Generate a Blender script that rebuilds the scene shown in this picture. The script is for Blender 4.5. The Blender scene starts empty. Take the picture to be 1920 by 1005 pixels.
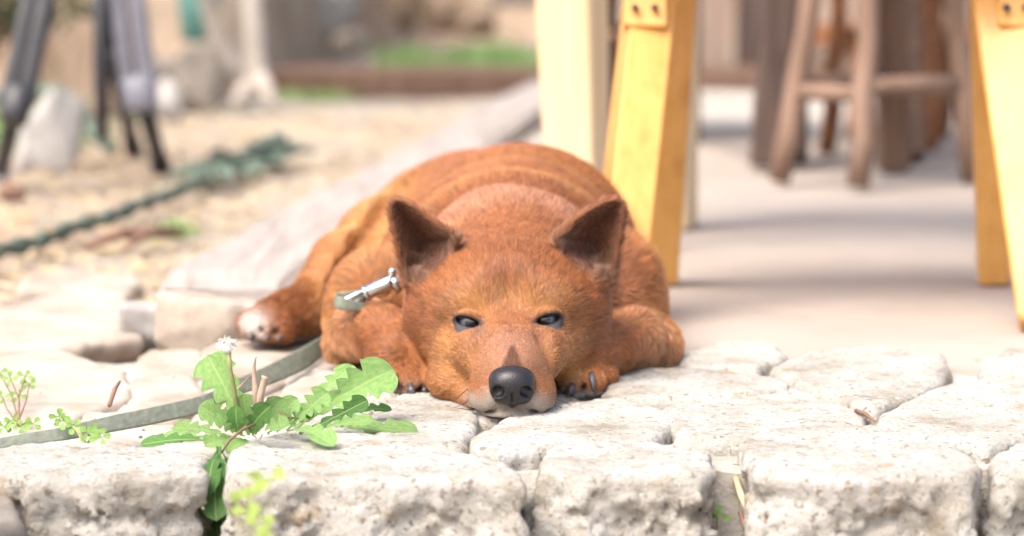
import bpy, math, random
import numpy as np
from mathutils import Vector, Matrix

# ------------------------------------------------------------------ camera, sky, sun, exposure
scene = bpy.context.scene
F = 5333.0            # focal length in photo pixels (100 mm on a 36 mm sensor, 1920 px wide)
CAM_H = 0.37
PITCH = math.radians(6.55)
cam_data = bpy.data.cameras.new('camera')
cam = bpy.data.objects.new('camera', cam_data)
scene.collection.objects.link(cam)
cam_data.sensor_width = 36.0
cam_data.lens = 36.0 * F / 1920.0
cam_data.clip_start = 0.05
cam_data.clip_end = 500.0
cam.location = (0, 0, CAM_H)
cam.rotation_euler = (math.pi / 2 - PITCH, 0, 0)
cam_data.dof.use_dof = True
cam_data.dof.focus_distance = 2.18
cam_data.dof.aperture_fstop = 4.6
scene.camera = cam

SUN_EL, SUN_AZ = math.radians(58), math.radians(-140)    # azimuth from +Y towards +X
world = bpy.data.worlds.new('World')
scene.world = world
world.use_nodes = True
wn = world.node_tree
wn.nodes.clear()
sky = wn.nodes.new('ShaderNodeTexSky')
sky.sky_type = 'NISHITA'
sky.sun_disc = False
sky.sun_elevation = SUN_EL
sky.sun_rotation = SUN_AZ
sky.air_density = 1.0
sky.dust_density = 6.0
sky.ozone_density = 0.6
bg = wn.nodes.new('ShaderNodeBackground')
bg.inputs['Strength'].default_value = 0.15
wo = wn.nodes.new('ShaderNodeOutputWorld')
wn.links.new(sky.outputs[0], bg.inputs[0])
wn.links.new(bg.outputs[0], wo.inputs[0])
sun_data = bpy.data.lights.new('sun', 'SUN')
sun_data.energy = 1.5
sun_data.angle = math.radians(35)
sun_data.color = (1.0, 0.96, 0.91)
sun = bpy.data.objects.new('sun', sun_data)
scene.collection.objects.link(sun)
sdir = Vector((math.sin(SUN_AZ) * math.cos(SUN_EL), math.cos(SUN_AZ) * math.cos(SUN_EL), math.sin(SUN_EL)))
sun.rotation_euler = sdir.to_track_quat('Z', 'Y').to_euler()
sun.location = sdir * 10
vs = scene.view_settings
vs.view_transform = 'Standard'
vs.look = 'None'
vs.gamma = 1.0
vs.exposure = 1.32
scene.cycles.use_denoising = True
scene.cycles.max_bounces = 10
scene.cycles.transparent_max_bounces = 12

rng = np.random.default_rng(7)
random.seed(7)
COL = scene.collection

# ------------------------------------------------------------------ pixels to places
CP, SP = math.cos(PITCH), math.sin(PITCH)
def ray(px, py):
    u, v = (px - 960.0) / F, (502.5 - py) / F
    return np.array([u, CP + v * SP, -SP + v * CP])
def P(px, py, d):
    r = ray(px, py)
    r = r * (d / r[1])
    return np.array([r[0], r[1], CAM_H + r[2]])
def G(px, py, z=0.0):
    r = ray(px, py)
    t = (z - CAM_H) / r[2]
    return np.array([r[0] * t, r[1] * t, z])

# ------------------------------------------------------------------ object helpers
def new_obj(name, data, parent=None):
    o = bpy.data.objects.new(name, data)
    COL.objects.link(o)
    if parent is not None:
        o.parent = parent
    return o
def tag(o, label=None, category=None, group=None, kind=None):
    if label: o['label'] = label
    if category: o['category'] = category
    if group: o['group'] = group
    if kind: o['kind'] = kind
    return o
def empty(name, loc, label=None, category=None, group=None, kind=None):
    o = new_obj(name, None)
    o.location = Vector([float(c) for c in loc])
    o.empty_display_size = 0.05
    return tag(o, label, category, group, kind)
def mesh_obj(name, verts, faces, mat, parent=None, smooth=True, origin=None):
    """verts in world space; a child is moved into its parent's space (parents here only translate)."""
    V = np.asarray(verts, dtype=float).reshape(-1, 3)
    if origin is None:
        origin = V.mean(axis=0)
    origin = np.asarray(origin, float)
    me = bpy.data.meshes.new(name)
    me.from_pydata((V - origin).tolist(), [], [tuple(int(i) for i in f) for f in faces])
    me.update()
    if smooth:
        me.polygons.foreach_set('use_smooth', [True] * len(me.polygons))
    if mat: me.materials.append(mat)
    o = new_obj(name, me, parent)
    base = np.zeros(3)
    p = parent
    while p is not None:
        base += np.array(p.location)
        p = p.parent
    o.location = Vector((origin - base).tolist())
    return o

class MB:
    def __init__(self): self.v, self.f = [], []
    def add(self, V, Fc):
        n = len(self.v)
        self.v += [tuple(map(float, p)) for p in V]
        self.f += [tuple(int(i) + n for i in f) for f in Fc]
        return self
    def tube(self, pts, rad, sides=10, flat=1.0, cap=True):
        pts = [np.asarray(p, float) for p in pts]
        n = len(pts)
        rad = [rad] * n if np.isscalar(rad) else list(rad)
        V, Fc = [], []
        t0 = pts[1] - pts[0]
        ref = np.array([0, 0, 1.0]) if abs(t0[2]) < 0.9 * np.linalg.norm(t0) else np.array([0, 1.0, 0])
        for i in range(n):
            t = pts[min(i + 1, n - 1)] - pts[max(i - 1, 0)]
            t = t / (np.linalg.norm(t) + 1e-12)
            a = ref - t * ref.dot(t); a /= (np.linalg.norm(a) + 1e-12)
            b = np.cross(t, a); ref = a
            for k in range(sides):
                th = 2 * math.pi * k / sides
                V.append(pts[i] + rad[i] * (math.cos(th) * a * flat + math.sin(th) * b))
        for i in range(n - 1):
            for k in range(sides):
                k2 = (k + 1) % sides
                Fc.append((i * sides + k, i * sides + k2, (i + 1) * sides + k2, (i + 1) * sides + k))
        if cap:
            Fc.append(tuple(range(sides))[::-1]); Fc.append(tuple((n - 1) * sides + k for k in range(sides)))
        return self.add(V, Fc)
    def beam(self, a, b, wa, ha, wb=None, hb=None, side=None, bev=0.12):
        """bevelled square beam a->b; w along `side`, h across it; chamfered edges."""
        a, b = np.asarray(a, float), np.asarray(b, float)
        wb = wa if wb is None else wb; hb = ha if hb is None else hb
        t = (b - a) / np.linalg.norm(b - a)
        s = np.array([1.0, 0, 0]) if side is None else np.asarray(side, float)
        s = s - t * s.dot(t); s /= np.linalg.norm(s)
        u = np.cross(t, s)
        V, Fc = [], []
        def ring(c, w, h):
            x, y, e = w / 2, h / 2, min(w, h) * bev
            for (i, j) in ((x - e, -y), (x, -y + e), (x, y - e), (x - e, y), (-x + e, y), (-x, y - e), (-x, -y + e), (-x + e, -y)):
                V.append(c + s * i + u * j)
        L = np.linalg.norm(b - a); e = min(0.06 * L, 0.12 * min(wa, ha))
        ring(a, wa * 0.9, ha * 0.9); ring(a + t * e, wa, ha); ring(b - t * e, wb, hb); ring(b, wb * 0.9, hb * 0.9)
        for r in range(3):
            for k in range(8):
                k2 = (k + 1) % 8
                Fc.append((r * 8 + k, r * 8 + k2, (r + 1) * 8 + k2, (r + 1) * 8 + k))
        Fc.append(tuple(range(8))[::-1]); Fc.append(tuple(24 + k for k in range(8)))
        return self.add(V, Fc)
    def ball(self, c, r, nu=12, nv=8):
        r = np.array([r] * 3 if np.isscalar(r) else r, float)
        V, Fc = [], []
        for j in range(nv + 1):
            ph = math.pi * j / nv
            for i in range(nu):
                th = 2 * math.pi * i / nu
                V.append(np.asarray(c) + r * np.array([math.sin(ph) * math.cos(th), math.sin(ph) * math.sin(th), math.cos(ph)]))
        for j in range(nv):
            for i in range(nu):
                i2 = (i + 1) % nu
                Fc.append((j * nu + i, (j + 1) * nu + i, (j + 1) * nu + i2, j * nu + i2))
        return self.add(V, Fc)
    def build(self, name, mat, parent=None, smooth=True, origin=None):
        return mesh_obj(name, self.v, self.f, mat, parent, smooth, origin)

# ------------------------------------------------------------------ noise
def _hash(ix, iy, iz, seed):
    h = (ix.astype(np.uint32) * np.uint32(374761393) + iy.astype(np.uint32) * np.uint32(668265263)
         + iz.astype(np.uint32) * np.uint32(2147483647) + np.uint32((seed * 974711 + 12345) & 0xffffffff))
    h = (h ^ (h >> np.uint32(13))) * np.uint32(1274126177)
    h = h ^ (h >> np.uint32(16))
    return (h & np.uint32(0xffff)).astype(np.float32) / 65535.0
def vnoise(p, seed=0):
    p = np.asarray(p, np.float32)
    i = np.floor(p).astype(np.int64)
    f = p - i
    f = f * f * (3 - 2 * f)
    x, y, z = i[..., 0], i[..., 1], i[..., 2]
    def c(a, b, d): return _hash(x + a, y + b, z + d, seed)
    fx, fy, fz = f[..., 0], f[..., 1], f[..., 2]
    l = lambda a, b, t: a + (b - a) * t
    return l(l(l(c(0,0,0), c(1,0,0), fx), l(c(0,1,0), c(1,1,0), fx), fy),
             l(l(c(0,0,1), c(1,0,1), fx), l(c(0,1,1), c(1,1,1), fx), fy), fz) * 2 - 1
def fbm(p, seed=0, oct=4, gain=0.5):
    p = np.asarray(p, np.float32)
    s, a, tot = 0, 1.0, 0
    for k in range(oct):
        s = s + a * vnoise(p * (2.03 ** k), seed + 17 * k); tot += a; a *= gain
    return s / tot

# ------------------------------------------------------------------ solid shapes blended on a grid, then meshed
class Field:
    def __init__(self, lo, hi, h):
        self.lo, self.h = np.asarray(lo, np.float64), h
        self.n = np.ceil((np.asarray(hi) - self.lo) / h).astype(int) + 1
        self.F = np.full(self.n, 1.0, np.float32)
    def box(self, lo, hi):
        a = np.clip(np.floor((np.asarray(lo) - self.lo) / self.h).astype(int), 0, self.n)
        b = np.clip(np.ceil((np.asarray(hi) - self.lo) / self.h).astype(int) + 1, 0, self.n)
        sl = tuple(slice(int(x), int(y)) for x, y in zip(a, b))
        ax = [(self.lo[i] + self.h * np.arange(a[i], b[i])).astype(np.float32) for i in range(3)]
        X = ax[0][:, None, None], ax[1][None, :, None], ax[2][None, None, :]
        return sl, X
    def apply(self, lo, hi, fn, k=0.01, mode='add'):
        m = k + 5 * self.h
        sl, X = self.box(np.asarray(lo) - m, np.asarray(hi) + m)
        if min(s.stop - s.start for s in sl) <= 0: return
        d = fn(*X).astype(np.float32)
        a = self.F[sl]
        if mode == 'add':
            t = np.clip(0.5 + 0.5 * (a - d) / k, 0, 1)
            self.F[sl] = a + (d - a) * t - k * t * (1 - t)
        elif mode == 'cut':
            d = -d
            t = np.clip(0.5 - 0.5 * (a - d) / k, 0, 1)
            self.F[sl] = a + (d - a) * t + k * t * (1 - t)
        elif mode == 'push':
            self.F[sl] = a + d
    def ell(self, c, r, k=0.02, mode='add', rot=None):
        c, r = np.asarray(c, float), np.asarray(r, float)
        R = np.eye(3) if rot is None else np.array(rot)      # columns: local axes in world
        ext = np.sqrt((R ** 2) @ (r ** 2))
        def fn(x, y, z):
            dx, dy, dz = x - c[0], y - c[1], z - c[2]
            a = [dx * R[0, i] + dy * R[1, i] + dz * R[2, i] for i in range(3)]
            k0 = np.sqrt(sum((a[i] / r[i]) ** 2 for i in range(3))) + 1e-9
            k1 = np.sqrt(sum((a[i] / r[i] ** 2) ** 2 for i in range(3))) + 1e-9
            return k0 * (k0 - 1) / k1
        self.apply(c - ext, c + ext, fn, k, mode)
    def cone(self, a, b, ra, rb, k=0.02, mode='add'):
        a, b = np.asarray(a, float), np.asarray(b, float)
        ab = b - a; L2 = ab.dot(ab)
        def fn(x, y, z):
            t = np.clip(((x - a[0]) * ab[0] + (y - a[1]) * ab[1] + (z - a[2]) * ab[2]) / L2, 0, 1)
            return np.sqrt((x - a[0] - t * ab[0]) ** 2 + (y - a[1] - t * ab[1]) ** 2 + (z - a[2] - t * ab[2]) ** 2) - (ra + (rb - ra) * t)
        R = max(ra, rb)
        self.apply(np.minimum(a, b) - R, np.maximum(a, b) + R, fn, k, mode)
    def chain(self, pts, rad, k=0.02, mode='add'):
        for i in range(len(pts) - 1):
            self.cone(pts[i], pts[i + 1], rad[i], rad[i + 1], k, mode)
    def first_hit(self, px, py, d0, d1, n=600):
        for d in np.linspace(d0, d1, n):
            p = P(px, py, d)
            i = np.round((p - self.lo) / self.h).astype(int)
            if (i < 0).any() or (i >= self.n).any(): continue
            if self.F[tuple(i)] < 0: return d
        return None
    def mesh(self):
        Fd, n = self.F, self.n
        ins = Fd < 0
        cnt = np.zeros(n - 1, np.int8)
        corners = [(a, b, c) for a in (0, 1) for b in (0, 1) for c in (0, 1)]
        for (a, b, c) in corners:
            cnt += ins[a:n[0]-1+a, b:n[1]-1+b, c:n[2]-1+c]
        act = np.argwhere((cnt > 0) & (cnt < 8))
        idx = np.full(n - 1, -1, np.int32)
        idx[act[:, 0], act[:, 1], act[:, 2]] = np.arange(len(act))
        val = np.stack([Fd[act[:, 0]+a, act[:, 1]+b, act[:, 2]+c] for (a, b, c) in corners], 1)
        acc = np.zeros((len(act), 3)); w = np.zeros(len(act))
        cc = np.array(corners, float)
        for i in range(8):
            for j in range(i + 1, 8):
                if np.abs(cc[i] - cc[j]).sum() != 1: continue
                m = (val[:, i] < 0) != (val[:, j] < 0)
                t = val[m, i] / (val[m, i] - val[m, j])
                acc[m] += cc[i] + t[:, None] * (cc[j] - cc[i]); w[m] += 1
        V = self.lo + self.h * (act + acc / w[:, None])
        quads = []
        for ax in range(3):
            o = [1 if i == ax else 0 for i in range(3)]
            s0 = tuple(slice(0, n[i] - o[i]) for i in range(3)); s1 = tuple(slice(o[i], n[i]) for i in range(3))
            e = np.argwhere(ins[s0] != ins[s1])
            u, v = [(1, 2), (2, 0), (0, 1)][ax]
            ok = (e[:, u] > 0) & (e[:, v] > 0) & (e[:, u] < n[u] - 1) & (e[:, v] < n[v] - 1)
            e = e[ok]
            q = []
            for (du, dv) in ((0, 0), (-1, 0), (-1, -1), (0, -1)):
                g = e.copy(); g[:, u] += du; g[:, v] += dv
                q.append(idx[g[:, 0], g[:, 1], g[:, 2]])
            q = np.stack(q, 1)
            flip = ~ins[e[:, 0], e[:, 1], e[:, 2]]
            q[flip] = q[flip][:, ::-1]
            quads.append(q)
        Q = np.concatenate(quads)
        return V, Q[(Q >= 0).all(1)]
def vertex_normals(V, Q):
    n = np.cross(V[Q[:, 2]] - V[Q[:, 0]], V[Q[:, 3]] - V[Q[:, 1]])
    N = np.zeros_like(V)
    for i in range(4): np.add.at(N, Q[:, i], n)
    return N / (np.linalg.norm(N, axis=1, keepdims=True) + 1e-12)
def relax(V, Q, it=2, f=0.5):
    E = np.concatenate([Q[:, [0, 1]], Q[:, [1, 2]], Q[:, [2, 3]], Q[:, [3, 0]]])
    E = np.concatenate([E, E[:, ::-1]])
    cnt = np.bincount(E[:, 0], minlength=len(V))[:, None]
    for _ in range(it):
        S = np.stack([np.bincount(E[:, 0], weights=V[E[:, 1], i], minlength=len(V)) for i in range(3)], 1)
        V = V + f * (S / np.maximum(cnt, 1) - V)
    return V
def quad_mesh(name, V, Q, mat, parent=None, origin=None):
    origin = V.mean(axis=0) if origin is None else np.asarray(origin, float)
    me = bpy.data.meshes.new(name)
    me.vertices.add(len(V)); me.vertices.foreach_set('co', (V - origin).astype(np.float32).ravel())
    me.loops.add(len(Q) * 4); me.loops.foreach_set('vertex_index', Q.astype(np.int32).ravel())
    me.polygons.add(len(Q)); me.polygons.foreach_set('loop_start', np.arange(0, len(Q) * 4, 4, dtype=np.int32))
    me.polygons.foreach_set('use_smooth', np.ones(len(Q), bool))
    me.update(calc_edges=True); me.validate()
    if mat: me.materials.append(mat)
    o = new_obj(name, me, parent)
    base = np.zeros(3); p = parent
    while p is not None: base += np.array(p.location); p = p.parent
    o.location = Vector((origin - base).tolist())
    return o
def poly_sdf(x, y, poly):
    """signed distance to a polygon; x, y broadcastable arrays."""
    d = np.full(np.broadcast(x, y).shape, 1e9, np.float32); s = np.ones(d.shape, np.float32)
    n = len(poly)
    for i in range(n):
        ax, ay = poly[i]; bx, by = poly[i - 1]
        ex, ey = bx - ax, by - ay
        wx, wy = x - ax, y - ay
        t = np.clip((wx * ex + wy * ey) / (ex * ex + ey * ey + 1e-12), 0, 1)
        d = np.minimum(d, (wx - ex * t) ** 2 + (wy - ey * t) ** 2)
        c1, c2, c3 = y >= ay, y < by, ex * wy > ey * wx
        s = np.where((c1 & c2 & c3) | (~c1 & ~c2 & ~c3), -s, s)
    return s * np.sqrt(d)

# ------------------------------------------------------------------ materials
def material(name):
    m = bpy.data.materials.new(name); m.use_nodes = True
    nt = m.node_tree
    b = nt.nodes['Principled BSDF']
    return m, nt, b
def node(nt, t, **kw):
    n = nt.nodes.new(t)
    for k, v in kw.items():
        if hasattr(n, k): setattr(n, k, v)
        else: n.inputs[k].default_value = v
    return n
def ramp(nt, fac, stops):
    r = nt.nodes.new('ShaderNodeValToRGB')
    el = r.color_ramp.elements
    while len(el) < len(stops): el.new(0.5)
    for e, (p, c) in zip(el, stops):
        e.position = p; e.color = (*c, 1) if len(c) == 3 else c
    nt.links.new(fac, r.inputs[0])
    return r
def mix(nt, fac, a, b, blend='MIX'):
    n = nt.nodes.new('ShaderNodeMix'); n.data_type = 'RGBA'; n.blend_type = blend
    for sock, v in ((n.inputs[0], fac), (n.inputs[6], a), (n.inputs[7], b)):
        if hasattr(v, 'is_output'): nt.links.new(v, sock)
        elif isinstance(v, (int, float)): sock.default_value = v
        else: sock.default_value = (*v, 1)
    return n.outputs[2]
def noise_mat(name, stops, scale=8, detail=8, rough=0.8, bump=0.3, bump_scale=None, stretch=(1, 1, 1), dist=0.002,
              second=None, spec=0.3, coord='Object', vary=0.0):
    """colour from one noise, optional second layer (scale, lo, hi, colour), bump from a finer noise"""
    m, nt, b = material(name)
    tc = nt.nodes.new('ShaderNodeTexCoord'); mp = nt.nodes.new('ShaderNodeMapping')
    mp.inputs['Scale'].default_value = stretch
    oi = nt.nodes.new('ShaderNodeObjectInfo')
    add = nt.nodes.new('ShaderNodeVectorMath'); add.operation = 'MULTIPLY_ADD'
    nt.links.new(oi.outputs['Random'], add.inputs[0]); add.inputs[1].default_value = (13, 7, 5)
    nt.links.new(tc.outputs[coord], add.inputs[2])
    nt.links.new(add.outputs[0], mp.inputs[0])
    n = node(nt, 'ShaderNodeTexNoise', Scale=scale, Detail=detail, Roughness=0.62)
    nt.links.new(mp.outputs[0], n.inputs['Vector'])
    col = ramp(nt, n.outputs['Fac'], stops).outputs[0]
    for s in (second or []):
        sc, lo, hi, c = s[:4]
        n2 = node(nt, 'ShaderNodeTexNoise', Scale=sc, Detail=5, Roughness=0.6)
        nt.links.new(mp.outputs[0], n2.inputs['Vector'])
        r2 = ramp(nt, n2.outputs['Fac'], [(lo, (0, 0, 0)), (hi, (1, 1, 1))])
        col = mix(nt, r2.outputs[0], col, c)
    if vary:
        hs = node(nt, 'ShaderNodeHueSaturation')
        mr = node(nt, 'ShaderNodeMapRange'); mr.inputs[3].default_value = 1 - vary; mr.inputs[4].default_value = 1 + vary
        nt.links.new(oi.outputs['Random'], mr.inputs[0]); nt.links.new(mr.outputs[0], hs.inputs['Value'])
        nt.links.new(col, hs.inputs['Color']); col = hs.outputs[0]
    nt.links.new(col, b.inputs['Base Color'])
    b.inputs['Roughness'].default_value = rough
    b.inputs['Specular IOR Level'].default_value = spec
    if bump:
        n3 = node(nt, 'ShaderNodeTexNoise', Scale=bump_scale or scale * 3, Detail=10, Roughness=0.7)
        nt.links.new(mp.outputs[0], n3.inputs['Vector'])
        bp = node(nt, 'ShaderNodeBump', Strength=bump, Distance=dist)
        nt.links.new(n3.outputs['Fac'], bp.inputs['Height']); nt.links.new(bp.outputs[0], b.inputs['Normal'])
    return m
M = {}
M['granite'] = noise_mat('granite', [(0.32, (0.32, 0.28, 0.22)), (0.44, (0.48, 0.445, 0.385)), (0.56, (0.58, 0.555, 0.505))], scale=16, detail=12,
                         rough=0.95, bump=1.0, bump_scale=130, dist=0.008,
                         second=[(140, 0.57, 0.65, (0.28, 0.235, 0.18)), (40, 0.58, 0.72, (0.42, 0.315, 0.20)), (150, 0.60, 0.68, (0.66, 0.65, 0.62)), (22, 0.62, 0.76, (0.44, 0.39, 0.32)), (280, 0.58, 0.68, (0.30, 0.27, 0.23))], vary=0.07)
M['slate'] = noise_mat('dark_stone', [(0.3, (0.14, 0.12, 0.10)), (0.7, (0.30, 0.265, 0.225))], scale=12, rough=0.85, bump=0.8, bump_scale=50, dist=0.005)
M['sandstone'] = noise_mat('sandstone', [(0.3, (0.26, 0.205, 0.16)), (0.5, (0.37, 0.315, 0.26)), (0.7, (0.45, 0.40, 0.345))], scale=14, rough=0.95,
                           bump=0.6, bump_scale=40, dist=0.004, second=[(60, 0.62, 0.78, (0.34, 0.25, 0.17))], vary=0.08)
M['mortar'] = noise_mat('mortar', [(0.3, (0.34, 0.30, 0.245)), (0.6, (0.54, 0.51, 0.46))], scale=14, rough=1, bump=1.0, bump_scale=140, dist=0.004,
                        second=[(25, 0.58, 0.7, (0.36, 0.28, 0.19))])
M['dirt'] = noise_mat('dirt', [(0.25, (0.22, 0.175, 0.14)), (0.45, (0.35, 0.30, 0.245)), (0.6, (0.44, 0.395, 0.335)), (0.8, (0.50, 0.465, 0.42))], scale=2.2, detail=12,
                      rough=1, bump=0.8, bump_scale=30, dist=0.02, second=[(9, 0.58, 0.72, (0.30, 0.20, 0.14)), (5, 0.6, 0.74, (0.52, 0.47, 0.40)), (1.6, 0.52, 0.66, (0.33, 0.235, 0.175)), (28, 0.58, 0.66, (0.24, 0.17, 0.12))])
M['concrete'] = noise_mat('concrete', [(0.3, (0.31, 0.262, 0.225)), (0.55, (0.365, 0.315, 0.275)), (0.75, (0.41, 0.36, 0.32))], scale=2.5, detail=10,
                          rough=0.85, bump=0.25, bump_scale=60, dist=0.003, second=[(1.6, 0.5, 0.75, (0.32, 0.272, 0.235)), (12, 0.62, 0.72, (0.29, 0.25, 0.215))], stretch=(1, 1, 1))
M['sunlit'] = noise_mat('painted_sunlight', [(0.3, (0.34, 0.305, 0.265)), (0.7, (0.44, 0.405, 0.365))], scale=6, rough=1, bump=0.5, bump_scale=80, dist=0.01)  # sunlight on the ground beyond the floor, painted in as a paler colour
M['old_timber'] = noise_mat('weathered_timber', [(0.3, (0.225, 0.19, 0.165)), (0.5, (0.32, 0.285, 0.26)), (0.75, (0.38, 0.345, 0.32))], scale=14, detail=8,
                            rough=0.9, bump=0.5, bump_scale=40, dist=0.004, stretch=(6, 0.25, 6))
M['yellow_wood'] = noise_mat('yellow_lacquered_wood', [(0.25, (0.47, 0.21, 0.045)), (0.5, (0.62, 0.325, 0.085)), (0.75, (0.68, 0.385, 0.12))], scale=10, detail=6,
                             rough=0.42, bump=0.12, bump_scale=40, dist=0.002, stretch=(5, 5, 0.35), spec=0.5)
M['cream_wood'] = noise_mat('pale_pine', [(0.3, (0.58, 0.42, 0.23)), (0.6, (0.70, 0.55, 0.35))], scale=8, detail=6, rough=0.5, bump=0.1, bump_scale=30, stretch=(5, 5, 0.3), spec=0.45)
M['brown_wood'] = noise_mat('brown_wood', [(0.3, (0.085, 0.048, 0.032)), (0.7, (0.19, 0.115, 0.078))], scale=10, rough=0.6, bump=0.2, stretch=(5, 5, 0.4))
M['dark_wood'] = noise_mat('dark_wood', [(0.3, (0.045, 0.03, 0.026)), (0.7, (0.12, 0.08, 0.065))], scale=10, rough=0.55, bump=0.2, stretch=(5, 5, 0.4))
M['log_wood'] = noise_mat('peeled_log', [(0.3, (0.17, 0.105, 0.072)), (0.7, (0.29, 0.195, 0.145))], scale=10, rough=0.75, bump=0.3, stretch=(4, 4, 0.5))
M['russet_wood'] = noise_mat('russet_wood', [(0.3, (0.18, 0.07, 0.03)), (0.7, (0.36, 0.16, 0.07))], scale=8, rough=0.7, bump=0.2, stretch=(0.5, 5, 5))
M['shed'] = noise_mat('shed_boards', [(0.3, (0.27, 0.19, 0.15)), (0.7, (0.42, 0.33, 0.27))], scale=6, rough=0.9, bump=0.3, stretch=(5, 5, 0.4), vary=0.2)
M['metal_black'] = noise_mat('black_metal', [(0.3, (0.018, 0.018, 0.02)), (0.7, (0.035, 0.035, 0.04))], scale=20, rough=0.45, bump=0.05, spec=0.5)
M['metal_grey'] = noise_mat('grey_metal', [(0.3, (0.13, 0.13, 0.155)), (0.7, (0.20, 0.20, 0.235))], scale=20, rough=0.5, bump=0.05, spec=0.5)
M['rubber_pale'] = noise_mat('pale_rubber', [(0.3, (0.55, 0.53, 0.5)), (0.7, (0.65, 0.63, 0.6))], scale=20, rough=0.7, bump=0.05)
M['straw'] = noise_mat('straw', [(0.3, (0.36, 0.27, 0.16)), (0.7, (0.56, 0.46, 0.31))], scale=30, rough=0.9, bump=0.0, vary=0.2)
M['twig'] = noise_mat('dry_twig', [(0.3, (0.14, 0.075, 0.055)), (0.7, (0.28, 0.17, 0.12))], scale=30, rough=0.9, bump=0.2)
M['bark_pale'] = noise_mat('pale_bark', [(0.3, (0.28, 0.24, 0.20)), (0.7, (0.48, 0.43, 0.38))], scale=8, rough=0.9, bump=0.5, stretch=(3, 3, 0.6))
M['teal'] = noise_mat('teal_plastic', [(0.3, (0.07, 0.17, 0.15)), (0.7, (0.11, 0.23, 0.2))], scale=6, rough=0.5, bump=0.05)
M['net'] = noise_mat('green_netting', [(0.3, (0.07, 0.10, 0.075)), (0.7, (0.15, 0.19, 0.15))], scale=25, rough=0.9, bump=0.3)
M['earth'] = noise_mat('earth_bank', [(0.25, (0.22, 0.15, 0.10)), (0.5, (0.40, 0.30, 0.22)), (0.75, (0.50, 0.42, 0.33))], scale=3.5, detail=10, rough=1, bump=0.8, bump_scale=18, dist=0.03)
M['pale_rock'] = noise_mat('pale_rock', [(0.3, (0.24, 0.225, 0.21)), (0.7, (0.42, 0.40, 0.38))], scale=6, rough=0.9, bump=0.6, bump_scale=25, dist=0.01, vary=0.08)
M['steel'], _nt, _b = material('polished_steel')
_b.inputs['Metallic'].default_value = 1.0; _b.inputs['Base Color'].default_value = (0.56, 0.555, 0.545, 1); _b.inputs['Roughness'].default_value = 0.26
# ------------------------------------------------------------------ the setting
def grid_sheet(name, x0, x1, y0, y1, nx, ny, zfn, mat, kind='structure'):
    xs, ys = np.linspace(x0, x1, nx), np.linspace(y0, y1, ny)
    X, Y = np.meshgrid(xs, ys, indexing='ij')
    Z = zfn(X, Y)
    V = np.stack([X, Y, Z], -1).reshape(-1, 3)
    i = np.arange((nx - 1) * (ny - 1)); a = (i // (ny - 1)) * ny + i % (ny - 1)
    Q = np.stack([a, a + ny, a + ny + 1, a + 1], 1)
    o = quad_mesh(name, V, Q, mat, None, (0, 0, 0))
    return tag(o, kind=kind)

# one sheet to the horizon: low in front of the stone edging (where the camera stands), at patio level behind it
def spaced(a, b, n, p):
    t = np.linspace(-1, 1, n); return (a + b) / 2 + (b - a) / 2 * np.sign(t) * np.abs(t) ** p
def ground_z(X, Y):
    n = fbm(np.stack([X * 3.0, Y * 3.0, X * 0], -1), 3, 4)
    n2 = fbm(np.stack([X * 14, Y * 14, X * 0], -1), 5, 3)
    near = -0.036 + 0.012 * n + 0.006 * n2
    low = -0.32 + 0.01 * n
    t = np.clip((Y - 2.06) / 0.05, 0, 1)
    z = low + (near - low) * t
    right = np.clip((X + 0.30 - 0.1 * (Y - 3.0)) / 0.08, 0, 1) * np.clip((Y - 2.2) / 0.1, 0, 1) * np.clip((7.6 - Y) / 0.1, 0, 1)
    z = z + right * (-0.05)                                # dug out under the slab
    z = z + 0.05 * np.clip((Y - 7.6) / 0.5, 0, 1)            # raised bed behind the far sleeper
    far = np.clip((Y - 10) / 30, 0, 1)
    return z + far * 1.2 * (0.6 + 0.4 * n)
gx = np.concatenate([-np.geomspace(200, 1.6, 40), np.linspace(-1.5, 1.5, 160), np.geomspace(1.6, 200, 40)])
gy = np.concatenate([-np.geomspace(60, 0.5, 12), np.linspace(0, 1.9, 6), np.linspace(2.0, 9, 260), np.geomspace(9.2, 300, 50)])
GX, GY = np.meshgrid(gx, gy, indexing='ij')
GV = np.stack([GX, GY, ground_z(GX, GY)], -1).reshape(-1, 3)
_i = np.arange((len(gx) - 1) * (len(gy) - 1)); _a = (_i // (len(gy) - 1)) * len(gy) + _i % (len(gy) - 1)
ground = quad_mesh('ground', GV, np.stack([_a, _a + len(gy), _a + len(gy) + 1, _a + 1], 1), M['dirt'], None, (0, 0, 0))
tag(ground, kind='structure')

def slab(name, poly, z0, z1, mat):
    n = len(poly)
    V = [(x, y, z0) for x, y in poly] + [(x, y, z1 - 0.006) for x, y in poly]
    c = np.mean(poly, axis=0)
    V += [(x + (c[0] - x) * 0.002, y + (c[1] - y) * 0.002, z1) for x, y in poly]
    Fc = [(i, (i + 1) % n, n + (i + 1) % n, n + i) for i in range(n)] + [(n + i, n + (i + 1) % n, 2 * n + (i + 1) % n, 2 * n + i) for i in range(n)]
    Fc += [tuple(range(2 * n, 3 * n))]
    return tag(mesh_obj(name, V, Fc, mat, None, False, (0, 0, 0)), kind='structure')
def tline(y): return -0.383 + 0.1 * (y - 3.0)
floor = slab('patio_floor', [(-0.30, 2.50), (5.5, 2.50), (5.5, 5.35), (tline(5.35) + 0.15, 5.35), (tline(3.0) + 0.15, 3.0)], -0.15, -0.008, M['concrete'])
yard = slab('sunlit_yard', [(tline(5.36) + 0.15, 5.36), (6.5, 5.36), (6.5, 7.42), (tline(7.42) + 0.15, 7.42)], -0.12, -0.012, M['sunlit'])  # pale slab standing in for the sunlit stretch of ground

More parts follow.
